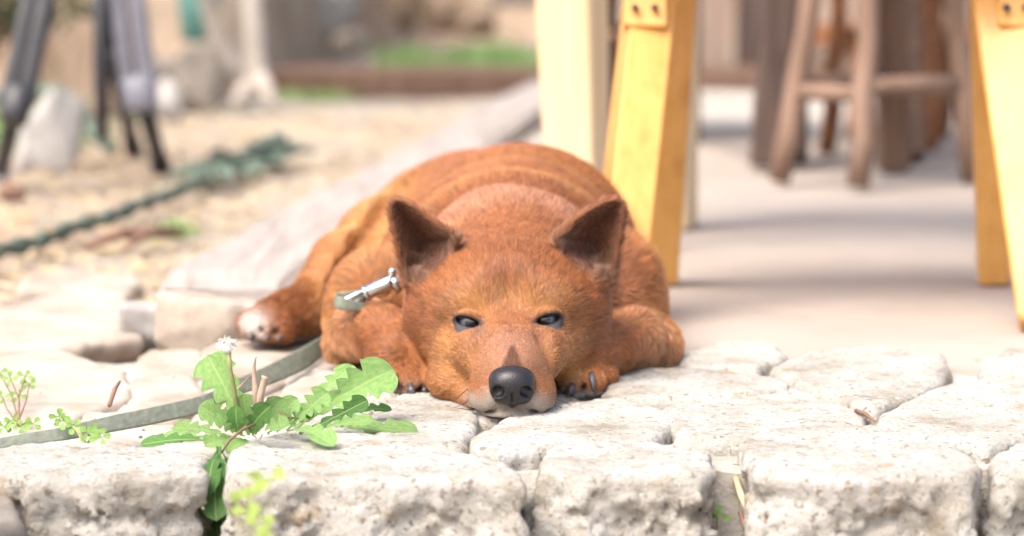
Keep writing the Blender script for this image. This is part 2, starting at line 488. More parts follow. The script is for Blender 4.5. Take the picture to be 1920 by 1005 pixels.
# ---- stones
def stone_shape(poly_w, z_top, depth, seed, rnd=0.014, rough=0.0045, h=0.0030, crown=0.004, tilt=(0, 0), big=0.006, rnd_z=None, grow=0.0):
    poly = [tuple(p[:2]) for p in poly_w]
    A = np.array(poly); lo, hi = A.min(0) - 0.02, A.max(0) + 0.02
    fd = Field((lo[0], lo[1], z_top - depth - 0.03), (hi[0], hi[1], z_top + 0.035), h)
    c = A.mean(0)
    rz = rnd if rnd_z is None else rnd_z
    def fn(x, y, z):
        shp = np.broadcast(x, y, z).shape
        p3 = np.stack(np.broadcast_arrays(x, y, z), -1)
        w1 = fbm(p3 * 22 + seed, seed, 3)
        d2 = poly_sdf(x[..., 0], y[..., 0], poly)[..., None] + rnd - grow + 0.009 * w1
        zt = z_top + tilt[0] * (x - c[0]) + tilt[1] * (y - c[1]) + crown
        dz = z - zt + rz
        db = (z_top - depth) - z
        q = np.sqrt(np.maximum(d2 / rnd, -50).clip(0) ** 2 + np.maximum(dz / rz, -50).clip(0) ** 2)
        d = (q - 1) * rnd + np.minimum(np.maximum(d2, dz), 0) * 1.0
        d = np.maximum(d, db)
        side = np.clip(-(dz) / 0.02, 0, 1)
        rid = np.abs(fbm(p3 * 22, seed + 5, 3)) * 2 - 0.5
        d = d + big * (0.5 * fbm(p3 * 30, seed + 3, 3) + 0.6 * rid) * (0.13 + 0.87 * side) + rough * (fbm(p3 * 70, seed + 9, 3) + 0.6 * fbm(p3 * 190, seed + 19, 2) + 0.8 * side * (1 - 2 * np.abs(fbm(p3 * 48, seed + 29, 3)))) * (0.28 + 0.72 * side)
        return d
    fd.apply((lo[0], lo[1], z_top - depth - 0.02), (hi[0], hi[1], z_top + 0.03), fn, 1e-5)
    V, Q = fd.mesh()
    return V, Q
edging = empty('stone_edging', (0, 2.3, -0.1), 'low rough granite stone edging in front of the patio, under the resting dog', 'stone edging')
def pstone(pix, z, depth, seed, parent, mat='granite', **kw):
    poly = [G(x, y, z) for x, y in pix]
    V, Q = stone_shape(poly, z, depth, seed, **kw)
    return quad_mesh('stone', V, Q, M[mat], parent)
FRONT = dict(rnd=0.007, big=0.011, rough=0.0075, crown=0.002, grow=0.003)
pstone([(-120,860),(-40,850),(40,838),(150,829),(300,842),(382,854),(376,888),(200,902),(60,898),(20,885),(-60,885)], -0.002, 0.15, 11, edging, **FRONT)
pstone([(428,860),(460,828),(550,813),(680,815),(830,842),(940,872),(985,905),(930,902),(700,900),(500,902),(426,890)], 0.0, 0.14, 12, edging, **FRONT)
pstone([(1015,856),(1075,830),(1200,832),(1325,848),(1336,880),(1305,894),(1100,898),(1012,888)], 0.0, 0.14, 13, edging, **FRONT)
pstone([(1395,832),(1450,806),(1560,798),(1700,803),(1785,828),(1828,868),(1810,892),(1600,900),(1412,892)], 0.003, 0.14, 14, edging, **FRONT)
pstone([(1872,856),(1930,828),(2060,832),(2060,900),(1866,890)], -0.002, 0.14, 15, edging, **FRONT)
pstone([(-100,935),(0,915),(30,945),(40,985),(-40,1010),(-110,1000)], -0.022, 0.12, 16, edging, 'slate', rnd=0.01, big=0.006)
pstone([(40,1010),(160,1000),(140,1060),(-40,1060),(-40,1020)], -0.055, 0.1, 36, edging, rnd=0.012, big=0.006)
TOP = dict(rnd=0.009, big=0.0075, rough=0.0048, crown=0.002, grow=0.003)
tops = [
 ([(700,775),(752,742),(850,738),(884,762),(892,800),(860,838),(770,838),(690,812)], 0.0, 0.06),
 ([(540,778),(600,756),(695,768),(688,812),(600,822),(535,812)], -0.006, 0.06),
 ([(897,810),(950,785),(1060,757),(1150,748),(1238,766),(1268,790),(1205,826),(1050,834),(930,852),(888,838)], 0.001, 0.06),
 ([(1140,704),(1230,691),(1360,697),(1470,716),(1478,730),(1360,748),(1215,747),(1140,737)], 0.003, 0.06),
 ([(1232,772),(1290,750),(1400,740),(1520,730),(1600,752),(1616,792),(1500,818),(1390,828),(1272,822)], -0.001, 0.06),
 ([(1442,692),(1500,662),(1640,652),(1758,664),(1782,692),(1728,738),(1640,764),(1560,738),(1475,706)], 0.006, 0.07),
 ([(1285,657),(1370,643),(1458,649),(1472,666),(1422,692),(1330,689),(1280,686)], 0.003, 0.06),
 ([(1642,780),(1700,750),(1790,718),(1950,708),(2010,800),(1850,838),(1740,826),(1640,804)], 0.003, 0.06),
 ([(1842,678),(1900,656),(2000,660),(1985,702),(1852,706)], 0.004, 0.06),
 ([(596,700),(690,692),(800,702),(860,736),(745,742),(620,752)], -0.001, 0.06),
 ([(862,745),(955,705),(1130,692),(1136,738),(1045,756),(955,782),(892,790)], -0.002, 0.06),
 ([(640,648),(900,640),(1275,646),(1275,690),(1000,696),(640,692)], -0.002, 0.06),
 ([(1330,855),(1392,838),(1396,880),(1340,890)], -0.014, 0.06),
 ([(1795,838),(1868,838),(1866,880),(1835,880)], -0.012, 0.06),
 ([(985,905),(1015,870),(1012,930),(985,935)], -0.02, 0.06),
]
for i, (pp, z, dp) in enumerate(tops):
    pstone(pp, z, dp, 40 + i, edging, **TOP)
# bedding between the stones, running down the front
bx, by = np.linspace(-0.75, 0.75, 220), np.linspace(2.025, 2.62, 90)
BX, BY = np.meshgrid(bx, by, indexing='ij')
nz = fbm(np.stack([BX * 22, BY * 22, BX * 0], -1), 77, 4)
BZ = -0.011 + 0.008 * nz
BZ = np.where(BX < -0.2, BZ - 0.008, BZ)
BV = np.stack([BX, BY, BZ], -1).reshape(-1, 3)
i_ = np.arange(219 * 89); a_ = (i_ // 89) * 90 + i_ % 89
BQ = np.stack([a_, a_ + 90, a_ + 91, a_ + 1], 1)
fz = np.linspace(0, -0.3, 40)
FX, FZ = np.meshgrid(bx, fz, indexing='ij')
fy = 2.025 + 0.006 * fbm(np.stack([FX * 25, FZ * 25, FX * 0], -1), 78, 4)
f0 = np.broadcast_to(BZ[:, :1], FX.shape)
FV = np.stack([FX, np.where(FZ == 0, 2.025, fy), f0 * (1 + FZ / 0.3) + FZ], -1).reshape(-1, 3)
j_ = np.arange(219 * 39); b_ = (j_ // 39) * 40 + j_ % 39
FQ = np.stack([b_, b_ + 1, b_ + 41, b_ + 40], 1)
quad_mesh('mortar_bed', np.concatenate([BV, FV]), np.concatenate([BQ, FQ + len(BV)]), M['mortar'], edging)
# flat stones let into the earth on the left
LEFT = dict(h=0.004, rnd=0.008, big=0.009, rough=0.005, crown=0.0, grow=0.003)
lefts = [
 ([(540,728),(600,698),(690,692),(712,732),(640,757),(552,752)], -0.003, 0.06),
 ([(385,650),(470,622),(640,608),(655,655),(545,690),(400,700)], -0.006, 0.06),
 ([(0,572),(120,548),(228,566),(262,628),(150,646),(-20,652)], -0.016, 0.05),
 ([(-60,672),(110,654),(235,694),(244,742),(120,790),(-60,772)], -0.014, 0.06),
 ([(255,706),(350,694),(392,734),(330,775),(242,776)], -0.012, 0.06),
 ([(400,735),(455,705),(530,708),(535,745),(480,790),(402,790)], -0.012, 0.06),
 ([(40,520),(150,500),(260,520),(235,556),(120,540),(30,550)], -0.016, 0.05),
 ([(270,655),(380,650),(395,690),(260,700)], -0.014, 0.05),
 ([(-160,590),(-20,575),(-30,660),(-180,670)], -0.014, 0.05),
 ([(330,800),(420,792),(520,800),(420,832),(320,832)], -0.02, 0.05),
 ([(130,800),(240,782),(320,792),(300,826),(150,828)], -0.022, 0.05),
]
for i, (pp, z, dp) in enumerate(lefts):
    pstone(pp, z, dp, 70 + i, ground, 'sandstone', **LEFT)

def rock(name, px, py_base, d, size, seed, mat, label, cat='rock', rotz=0.0, lean=0.0, group=None, zb=-0.04, h=None, parent=None, cell=0.05):
    """an angular boulder: a box cut by random planes, roughened"""
    r = np.random.default_rng(seed)
    s = np.array(size) / 2
    h = h or max(size) / 26
    fd = Field(-s * 1.35, s * 1.35, h)
    pl = []
    for _ in range(11):
        n = r.normal(size=3); n /= np.linalg.norm(n)
        pl.append((n, np.sqrt(((n * s) ** 2).sum()) * r.uniform(0.74, 0.95)))
    def fn(x, y, z):
        d_ = np.maximum(np.maximum(np.abs(x) - s[0], np.abs(y) - s[1]), np.abs(z) - s[2])
        for n, o in pl: d_ = np.maximum(d_, n[0] * x + n[1] * y + n[2] * z - o)
        p3 = np.stack(np.broadcast_arrays(x, y, z), -1) / max(size)
        return d_ + max(size) * (0.03 * fbm(p3 * 5, seed, 3) + 0.012 * fbm(p3 * 18, seed + 2, 2)) + h * 0.5
    fd.apply(-s * 1.3, s * 1.3, fn, 1e-5)
    V, Q = fd.mesh(); V = relax(V, Q, 1)
    ca, sa = math.cos(lean), math.sin(lean)
    V = V @ np.array([[ca, 0, -sa], [0, 1, 0], [sa, 0, ca]])
    cr, sr = math.cos(rotz), math.sin(rotz)
    V = V @ np.array([[cr, sr, 0], [-sr, cr, 0], [0, 0, 1]])
    x = (px - 960) / F * d
    V = V + np.array([x, d, -V[:, 2].min() + zb])
    o = quad_mesh(name, V, Q, M[mat], parent)
    if label: tag(o, label, cat, group)
    return o
rock('rock', 385, 0, 2.71, (0.125, 0.11, 0.095), 5, 'sandstone', 'pale angular rock leaning against the weathered timber end beside the hind paw', rotz=0.5, lean=0.15, zb=-0.055, h=0.004)
rock('rock', 262, 0, 2.83, (0.05, 0.07, 0.06), 8, 'pale_rock', 'small bluish grey rock wedged against the near end of the timber edging', rotz=0.2, zb=-0.045, h=0.003)

# weathered timber edging on the left of the floor
def timber(name, a, b, w, hgt, mat, seed, z0, parent=None, chamfer=0.012):
    a, b = np.array(a, float), np.array(b, float)
    t = (b - a) / np.linalg.norm(b - a); s = np.array([t[1], -t[0], 0.0])
    L = np.linalg.norm(b - a); n = max(8, int(L / 0.05))
    V, Fc = [], []
    prof = [(-w/2, 0), (-w/2, hgt - chamfer), (-w/2 + chamfer, hgt), (0, hgt + 0.002), (w/2 - chamfer, hgt), (w/2, hgt - chamfer), (w/2, 0)]
    m = len(prof)
    for i in range(n + 1):
        c = a + t * L * i / n
        for j, (u, v) in enumerate(prof):
            k = 1.0 - (0.06 if i in (0, n) else 0)
            q = c + s * u * k + np.array([0, 0, z0 + v * (1.0 - (0.12 if i in (0, n) else 0))])
            V.append(q + 0.0035 * np.array([vnoise(np.array([[i * 0.7, j * 3.1, seed + q_]]), seed)[0] for q_ in (0, 5, 9)]))
    for i in range(n):
        for j in range(m - 1):
            Fc.append((i*m+j, i*m+j+1, (i+1)*m+j+1, (i+1)*m+j))
    Fc += [tuple(range(m))[::-1], tuple(n*m + j for j in range(m))]
    Fc = [f[::-1] for f in Fc]
    return mesh_obj(name, V, Fc, mat, parent, False)
te = timber('timber_edging', (tline(2.98) + 0.075, 2.98, 0), (tline(7.3) + 0.075, 7.3, 0), 0.15, 0.098, M['old_timber'], 4, -0.08)
tag(te, 'long weathered grey timber edging along the side of the patio floor, behind the dog', 'timber edging')
sl = timber('timber_sleeper', (-0.63, 7.5, 0), (1.15, 7.5, 0), 0.10, 0.072, M['brown_wood'], 9, -0.03)
tag(sl, 'brown timber sleeper lying across in front of the grassy bed behind the dog', 'timber sleeper')
# ------------------------------------------------------------------ the dog
dog = empty('dog', (0.0, 2.55, 0.0), 'reddish brown prick-eared dog lying with its chin on the stone edging', 'dog')
fd = Field((-0.30, 2.14, -0.012), (0.20, 3.22, 0.215), 0.0021)
def C(px, py, d): return P(px, py, d)
# torso, folded round to the left behind
fd.ell(C(975, 474, 2.76), (0.112, 0.16, 0.105), 0.03)
fd.ell(C(952, 520, 2.62), (0.122, 0.12, 0.098), 0.03)
fd.ell(C(915, 452, 2.90), (0.106, 0.15, 0.092), 0.03)
fd.ell(C(872, 436, 2.99), (0.088, 0.13, 0.081), 0.03)
# neck and scruff
fd.chain([C(955, 560, 2.41), C(960, 520, 2.52), C(965, 500, 2.64)], [0.070, 0.080, 0.092], 0.03)
fd.ell(C(955, 640, 2.49), (0.078, 0.09, 0.05), 0.03)
# tail lying behind
fd.chain([C(800, 470, 3.08), (-0.02, 3.16, 0.03), (0.06, 3.15, 0.022), (0.11, 3.06, 0.02)], [0.03, 0.025, 0.02, 0.012], 0.02)
# hind leg on the left
fd.chain([C(792, 412, 2.93), C(724, 466, 2.85), C(672, 516, 2.79)], [0.047, 0.047, 0.038], 0.02)
fd.chain([C(655, 510, 2.78), C(618, 548, 2.72), C(590, 572, 2.68), C(548, 592, 2.655), C(510, 600, 2.63)], [0.042, 0.028, 0.0235, 0.022, 0.02], 0.014)
for (a, b, r) in (((520, 598, 2.635), (480, 612, 2.612), 0.0150), ((530, 600, 2.63), (503, 617, 2.603), 0.0140), ((545, 604, 2.63), (528, 621, 2.603), 0.0130), ((505, 594, 2.65), (468, 606, 2.635), 0.0125)):
    fd.cone(C(*a), C(*b), r * 0.9, r, 0.006)
# the body's front overlaps the thigh: crease between them
cre = []
for (x_, y_) in ((800, 308), (776, 330), (742, 372), (712, 415), (684, 458), (660, 505), (640, 548), (622, 590)):
    d_ = fd.first_hit(x_ - 6, y_, 2.4, 3.1)
    if d_: cre.append(C(x_ - 6, y_, d_ + 0.004))
fd.chain(cre, [0.006, 0.009] + [0.012] * (len(cre) - 2), 0.010, 'cut')
# fore legs
fd.ell(C(1166, 572, 2.56), (0.041, 0.065, 0.062), 0.025)
fd.chain([C(1216, 638, 2.500), C(1182, 638, 2.445), C(1135, 656, 2.395), C(1110, 690, 2.36)], [0.0255, 0.0245, 0.022, 0.019], 0.012)
fd.ell(C(1222, 655, 2.485), (0.026, 0.03, 0.024), 0.012)
fd.ell(C(690, 588, 2.56), (0.040, 0.06, 0.056), 0.025)
fd.chain([C(664, 640, 2.50), C(680, 622, 2.445), C(716, 630, 2.405), C(742, 676, 2.365), C(756, 706, 2.345)], [0.0235, 0.024, 0.0235, 0.021, 0.018], 0.010)
fd.ell(C(645, 655, 2.495), (0.0165, 0.03, 0.02), 0.010)
paw_toes = [((735, 695, 2.36), (738, 722, 2.325), 0.0105), ((760, 700, 2.35), (766, 724, 2.316), 0.0115), ((790, 705, 2.355), (796, 726, 2.325), 0.0105),
            ((1085, 700, 2.36), (1076, 724, 2.316), 0.0115), ((1115, 695, 2.36), (1112, 720, 2.318), 0.0115), ((1135, 690, 2.38), (1140, 708, 2.345), 0.009)]
for a, b, r in paw_toes: fd.cone(C(*a), C(*b), r, r, 0.0025)
for (a, b) in (((750, 700, 2.325), (752, 735, 2.305)), ((781, 708, 2.325), (784, 738, 2.307)), ((1094, 705, 2.325), (1094, 738, 2.303)), ((1126, 695, 2.335), (1129, 725, 2.318)),
               ((505, 590, 2.615), (490, 622, 2.592)), ((528, 595, 2.61), (515, 628, 2.588))):
    fd.cone(C(*a), C(*b), 0.0020, 0.0034, 0.004, 'cut')
# wrinkle between upper arm and fore leg on the right, and on the left
fd.chain([C(1150, 592, 2.44), C(1190, 572, 2.455), C(1236, 550, 2.485)], [0.004, 0.006, 0.004], 0.012, 'cut')
# head
fd.ell(C(952, 556, 2.358), (0.072, 0.070, 0.0505), 0.02)
for s in (-1, 1):
    fd.ell(C(952 + s * 108, 578, 2.366), (0.0378, 0.050, 0.041), 0.020)
    fd.ell(C((950 if s < 0 else 945) + s * 70, 648 if s > 0 else 656, 2.330), (0.0337, 0.046, 0.0275), 0.018)
    fd.ell(C(953 + s * 60, 568, 2.312), (0.025, 0.022, 0.015), 0.02)          # brow
    fd.ell(C(955 + s * 60, 655, 2.272), (0.022, 0.030, 0.020), 0.02)          # under the eye
fd.ell(C(945, 690, 2.40), (0.050, 0.08, 0.034), 0.02)                          # throat
fd.ell(C(959, 690, 2.245), (0.0335, 0.055, 0.0285), 0.016)                     # muzzle
fd.chain([C(953, 622, 2.292), C(957, 668, 2.240), C(960, 704, 2.203)], [0.0215, 0.0185, 0.0165], 0.012)   # bridge
for s in (-1, 1):
    fd.ell(C(960 + s * 36, 739, 2.214), (0.0200, 0.026, 0.0185), 0.010)        # lips
fd.ell(C(960, 768, 2.214), (0.021, 0.026, 0.0092), 0.008)                      # chin
fd.ell(C(945, 745, 2.262), (0.038, 0.040, 0.016), 0.012)                       # jaw and left jowl
fd.ell(C(860, 715, 2.295), (0.026, 0.035, 0.018), 0.014)
# furrow down the forehead and the stop
fd.chain([C(953, 500, 2.290), C(953, 545, 2.277), C(953, 585, 2.266)], [0.003, 0.007, 0.006], 0.02, 'cut')
# mouth line: from under the nose out and back along each lip
for s in (-1, 1):
    pts = [(960, 763, 2.188), (960 + s * 28, 771, 2.190), (960 + s * 60, 768, 2.205), (960 + s * 84, 755, 2.235)]
    fd.chain([C(*p) for p in pts], [0.0012, 0.0016, 0.0022, 0.0018], 0.004, 'cut')
fd.cone(C(960, 745, 2.182), C(960, 765, 2.184), 0.0014, 0.0014, 0.003, 'cut')
# ears: cupped shells with the outline of each ear
EARS = {-1: [(733,374),(742,367),(760,373),(795,397),(830,424),(862,444),(852,472),(828,502),(790,528),(766,540),(758,512),(749,466),(737,412)],
         1: [(1168,374),(1158,366),(1132,372),(1096,393),(1062,422),(1036,446),(1048,476),(1074,500),(1106,516),(1142,536),(1152,506),(1160,456),(1169,402)]}
EAR_D = 2.352
ear_w = {}
for s, pix in EARS.items():
    W = np.array([C(x, y, EAR_D) for x, y in pix])
    ear_w[s] = W
    wc = W.mean(0); poly = [(w[0] + (wc[0]-w[0]) * 0.095, w[2] + (wc[2]-w[2]) * 0.095) for w in W]
    def fn(x, y, z, poly=poly, s=s, W=W):
        d2 = poly_sdf(x[:, :, 0] + 0 * z[:, 0, :], 0 * x[:, :, 0] + z[:, 0, :], poly)[:, None, :]
        inn = np.clip(-d2, 0, 0.03)
        xx = x + 0 * d2
        zz = z + 0 * d2
        rec = 0.030 * (1 - np.exp(-inn / 0.013))
        # opening turned slightly outwards: the inner rim stands further forward at the base
        up = np.clip((zz - W[:, 2].min()) / (np.ptp(W[:, 2])), 0, 1)
        y0 = EAR_D - 0.004 + rec - 0.010 * up + 0.05 * (xx * s - 0.07)
        sh = -0.0008 + (np.abs(y - y0) / np.sqrt(1 + (0.030 / 0.013 * np.exp(-inn / 0.013)) ** 2)) - 0.0026
        return np.maximum(sh, d2 - 0.0032)
    fd.apply(W.min(0) - [0, 0.03, 0], W.max(0) + [0, 0.07, 0], fn, 0.004)
    # soft mound where the ear joins, the fold at its outer foot
    ax = (765, 520) if s < 0 else (1145, 518)
    fd.cone(C(ax[0] + (-s) * 6, ax[1], 2.352), C(ax[0] + (-s) * 28, ax[1] + 6, 2.338), 0.0075, 0.008, 0.006)
    bx_ = (778, 484) if s < 0 else (1135, 482)
    fd.cone(C(bx_[0] + s * 16, bx_[1] - 2, 2.354), C(bx_[0] - s * 10, bx_[1] + 6, 2.360), 0.0035, 0.0045, 0.004)
# rolls of skin behind the neck
sl_, X_ = fd.box((-0.2, 2.40, 0.02), (0.2, 3.0, 0.215))
px_, py_, pz_ = X_
rr = np.sqrt(((px_ - 0.004) * 0.72) ** 2 + (py_ - 2.36) ** 2 + ((pz_ - 0.045) * 0.55) ** 2)
wob = 0.006 * np.sin(px_ * 30 + 1.0) + 0.004 * np.sin(px_ * 71)
roll = 0
for r0, wd, am in ((0.118, 0.030, 0.0050), (0.166, 0.016, -0.0036), (0.200, 0.024, 0.0012), (0.36, 0.05, 0.002)):
    roll = roll + am * np.exp(-((rr + wob - r0) / wd) ** 2)
fd.F[sl_] -= (roll * np.clip((pz_ - 0.03) / 0.05, 0, 1)).astype(np.float32)
# eyes: find the skin, press in the sockets, leave a slit between raised lids
EYES = {-1: dict(o=(851, 600), i=(899, 611), c=(876, 604)), 1: dict(o=(1053, 597), i=(1004, 608), c=(1028, 600))}
eye_pos = {}
for s, e in EYES.items():
    dsk = fd.first_hit(e['c'][0], e['c'][1], 2.2, 2.4)
    e['d'] = dsk
    pc = C(e['c'][0], e['c'][1], dsk); po = C(*e['o'], dsk + 0.006); pi_ = C(*e['i'], dsk - 0.001)
    ax = (pi_ - po) / np.linalg.norm(pi_ - po)
    nrm = np.array([s * 0.28, -1, 0.10]); nrm -= ax * nrm.dot(ax); nrm /= np.linalg.norm(nrm)
    upv = np.cross(nrm, ax); upv = upv if upv[2] > 0 else -upv
    e.update(ax=ax, n=nrm, up=upv, pc=pc)
    fd.ell(pc - nrm * -0.005, (0.013, 0.0055, 0.008), 0.008, 'cut', np.stack([ax, nrm, upv], 1))
    # lids
    up_pts, lo_pts = [], []
    for t in np.linspace(-1, 1, 7):
        b = pc + ax * (0.0112 * t)
        arch = 1 - t * t
        back = nrm * (-0.0010 - 0.0022 * t * t)
        up_pts.append(b + upv * (0.0053 * arch + 0.0006) + back + nrm * 0.0006)
        lo_pts.append(b - upv * (0.0042 * arch + 0.0014) + back - nrm * 0.0004)
    fd.chain(up_pts, [0.0022, 0.0028, 0.0032, 0.0034, 0.0032, 0.0028, 0.0022], 0.004)
    fd.chain(lo_pts, [0.0020, 0.0025, 0.0028, 0.0030, 0.0028, 0.0026, 0.0022], 0.004)
    fd.ell(pc - nrm * 0.0015, (0.0104, 0.0075, 0.0040), 0.0014, 'cut', np.stack([ax, nrm, upv], 1))
    eye_pos[s] = pc - nrm * 0.0112
    # furrow running down from the inner corner along the muzzle
    fpts = []
    for (x_, y_) in ((960 + s * 53, 622), (960 + s * 60, 640), (960 + s * 68, 662), (960 + s * 76, 686)):
        d_ = fd.first_hit(x_, y_, 2.15, 2.4)
        if d_: fpts.append(C(x_, y_, d_ - 0.001))
    fd.chain(fpts, [0.0024, 0.0032, 0.0032, 0.0020], 0.009, 'cut')
    e['furrow'] = fpts
# flat where it lies on the stones
fd.F = np.maximum(fd.F, (-(fd.lo[2] + fd.h * np.arange(fd.n[2])) + 0.0005)[None, None, :].astype(np.float32))
DV, DQ = fd.mesh()
DV = relax(DV, DQ, 1, 0.4)
DN = vertex_normals(DV, DQ)

# ---- pigment of the coat, with some light and shade painted in
NOSE = C(960, 722, 2.180)
def sstep(a, b, x):
    t = np.clip((x - a) / (b - a), 0, 1); return t * t * (3 - 2 * t)
def to_px(p):          # where landmarks were read off; used to lay markings on the head and trunk
    y, z = p[:, 1], p[:, 2] - CAM_H
    w = y * CP - z * SP
    return 960 + F * p[:, 0] / w, 502.5 - F * (y * SP + z * CP) / w
def blob(p, c, r):
    c, r = np.asarray(c), np.asarray(r)
    return np.exp(-(((p - c) / r) ** 2).sum(1))
RUFOUS, RED, GOLD, PINK = np.array([0.39, 0.143, 0.050]), np.array([0.28, 0.090, 0.034]), np.array([0.62, 0.310, 0.110]), np.array([0.46, 0.235, 0.145])
EARC, GREY, RIM, WHITE, SPOT = np.array([0.150, 0.062, 0.036]), np.array([0.62, 0.54, 0.46]), np.array([0.035, 0.028, 0.030]), np.array([0.75, 0.66, 0.6]), np.array([0.13, 0.052, 0.028])
def over(col, w, c): return col + (c - col) * np.clip(w, 0, 1)[:, None]
def ear_mask(p):
    m = np.zeros(len(p)); base = np.zeros(len(p))
    for s, W in ear_w.items():
        d = poly_sdf(p[:, 0], p[:, 2], [(w[0], w[2]) for w in W])
        k = sstep(0.003, -0.003, d) * (p[:, 1] > EAR_D - 0.03) * (p[:, 1] < EAR_D + 0.06)
        m = np.maximum(m, k)
    return m
def pigment(p, n):
    N = len(p)
    head = sstep(2.44, 2.37, p[:, 1]) 
    col = np.repeat(RUFOUS[None], N, 0)
    # trunk: redder along the back, golden lower and between the rolls
    nz = fbm(p * 14, 31, 3)
    rr = np.sqrt(((p[:, 0] - 0.004) * 0.72) ** 2 + (p[:, 1] - 2.36) ** 2 + ((p[:, 2] - 0.045) * 0.55) ** 2)
    body = 1 - head
    col = over(col, body * 0.55 * sstep(-0.3, 0.5, nz), RED * 1.25)
    col = over(col, body * 0.50 * np.exp(-((rr - 0.205) / 0.022) ** 2), GOLD * 0.95)
    col = over(col, body * 0.45 * np.exp(-((rr - 0.168) / 0.014) ** 2), RED)
    col = over(col, body * 0.75 * np.exp(-((rr - 0.120) / 0.030) ** 2), PINK * 1.12)  # pale sheen on the neck, put into the coat colour
    col = over(col, body * 0.25 * np.exp(-((rr - 0.32) / 0.06) ** 2), GOLD * 0.9)
    col = over(col, body * 0.45 * sstep(0.09, 0.03, p[:, 2]), GOLD * 0.9)
    # light on the thigh painted in as a golden stripe, lower hind leg darker red
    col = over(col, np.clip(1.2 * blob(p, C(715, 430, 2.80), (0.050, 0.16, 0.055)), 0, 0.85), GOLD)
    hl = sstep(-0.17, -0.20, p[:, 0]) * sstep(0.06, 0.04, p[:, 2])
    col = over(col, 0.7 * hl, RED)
    # head
    side = np.abs(p[:, 0] + 0.003)
    col = over(col, head * 0.45 * blob(p, C(953, 515, 2.29), (0.022, 0.06, 0.04)), RED)
    for s in (-1, 1):
        col = over(col, head * 0.50 * blob(p, C(953 + s * 55, 562, 2.285), (0.026, 0.04, 0.010)), GOLD)
        col = over(col, head * 0.75 * blob(p, C(953 + s * 105, 670, 2.29), (0.030, 0.07, 0.034)), GOLD)
        col = over(col, head * 0.25 * blob(p, C(953 + s * 72, 638, 2.27), (0.016, 0.04, 0.008)), RED)
        col = over(col, head * 0.5 * blob(p, C(953 + s * 165, 600, 2.33), (0.02, 0.08, 0.05)), RED * 1.2)
    # bridge of the nose: short pinkish brown, dark wedge above the leather
    col = over(col, 0.95 * blob(p, C(958, 650, 2.22), (0.026, 0.05, 0.016)), PINK)
    col = over(col, 0.8 * blob(p, C(960, 690, 2.20), (0.026, 0.03, 0.014)), PINK)
    wedge = C(960, 672, 2.215)
    dz = (p[:, 2] - wedge[2])
    wd = 0.0062 * np.clip(1 - (dz - 0.002) / 0.013, 0, 1.6)
    col = over(col, 0.9 * sstep(1.15, 0.75, np.abs(p[:, 0] - 0.0002) / (wd + 1e-5)) * (p[:, 1] < 2.25) * sstep(0.013, 0.009, dz) * sstep(-0.02, -0.012, dz), SPOT)
    # whitened lips and chin
    muz = sstep(2.262, 2.222, p[:, 1])
    col = over(col, 0.92 * muz * sstep(0.033, 0.016, p[:, 2] + 0.25 * side + 0.004 * fbm(p * 130, 5, 2)) * sstep(0.046, 0.025, side), GREY)
    col = over(col, 0.5 * muz * blob(p, C(960, 752, 2.185), (0.018, 0.02, 0.006)), RIM * 3)
    for s in (-1, 1):
        mp_ = [C(960, 764, 2.188), C(960 + s * 28, 772, 2.190), C(960 + s * 60, 769, 2.205), C(960 + s * 84, 756, 2.235)]
        for a_, b_ in zip(mp_[:-1], mp_[1:]):
            ab_ = b_ - a_; t_ = np.clip(((p - a_) @ ab_) / ab_.dot(ab_), 0, 1)
            dd_ = np.linalg.norm(p - a_ - t_[:, None] * ab_, axis=1)
            col = over(col, 0.7 * sstep(0.0026, 0.0013, dd_), RIM * 2)
    # eye rims and tear track
    for s, e in EYES.items():
        q = p - e['pc']
        a, u, w = q @ e['ax'], q @ e['up'], q @ e['n']
        k = np.sqrt((a / 0.0145) ** 2 + ((u + 0.0022) / 0.0085) ** 2 + (w / 0.02) ** 2)
        col = over(col, sstep(1.15, 0.85, k), RIM[None] * 1.5 + sstep(-0.001, -0.006, u)[:, None] * (np.array([0.15, 0.14, 0.15])[None] - RIM[None] * 1.5))
        ti = C(e['i'][0] - s * 2, e['i'][1] + 8, e['d'])
        col = over(col, 0.95 * np.clip(1.8 * blob(p, ti, (0.0046, 0.02, 0.0066)), 0, 1), np.array([0.12, 0.10, 0.105]))
    for e in EYES.values():  # shading down the sides of the muzzle, painted as dark red lines
        for a_, b_ in zip(e['furrow'][:-1], e['furrow'][1:]):
            ab_ = b_ - a_; t_ = np.clip(((p - a_) @ ab_) / ab_.dot(ab_), 0, 1)
            col = over(col, 0.55 * sstep(0.005, 0.0025, np.linalg.norm(p - a_ - t_[:, None] * ab_, axis=1)), RED * 0.6)
    # ears
    em = ear_mask(p)
    inner = sstep(0.2, -0.3, n[:, 1])
    col = over(col, em * (0.55 + 0.45 * inner), EARC * 1.35)
    for s, W in ear_w.items():
        c = C(790, 465, EAR_D + 0.02) if s < 0 else C(1110, 465, EAR_D + 0.02)
        col = over(col, em * 0.7 * blob(p, c, (0.010, 0.05, 0.012)), EARC * 0.45)
        f = C(770, 515, EAR_D) if s < 0 else C(1135, 510, EAR_D)
        col = over(col, em * 0.6 * blob(p, f, (0.013, 0.05, 0.012)), np.array([0.26, 0.16, 0.10]))
        g = C(848, 450, EAR_D) if s < 0 else C(1052, 452, EAR_D)
        col = over(col, em * 0.55 * blob(p, g, (0.011, 0.05, 0.007)), np.array([0.36, 0.24, 0.17]))
    # feet
    for b, r in (((768, 735, 2.31), 0.008), ((1076, 738, 2.31), 0.008), ((798, 735, 2.32), 0.006)):
        col = over(col, 0.6 * blob(p, C(*b), (r * 1.6, r * 2, r)), GREY * 0.8)
    col = over(col, np.clip(1.8 * blob(p, C(480, 606, 2.61), (0.013, 0.03, 0.011)), 0, 1), WHITE)
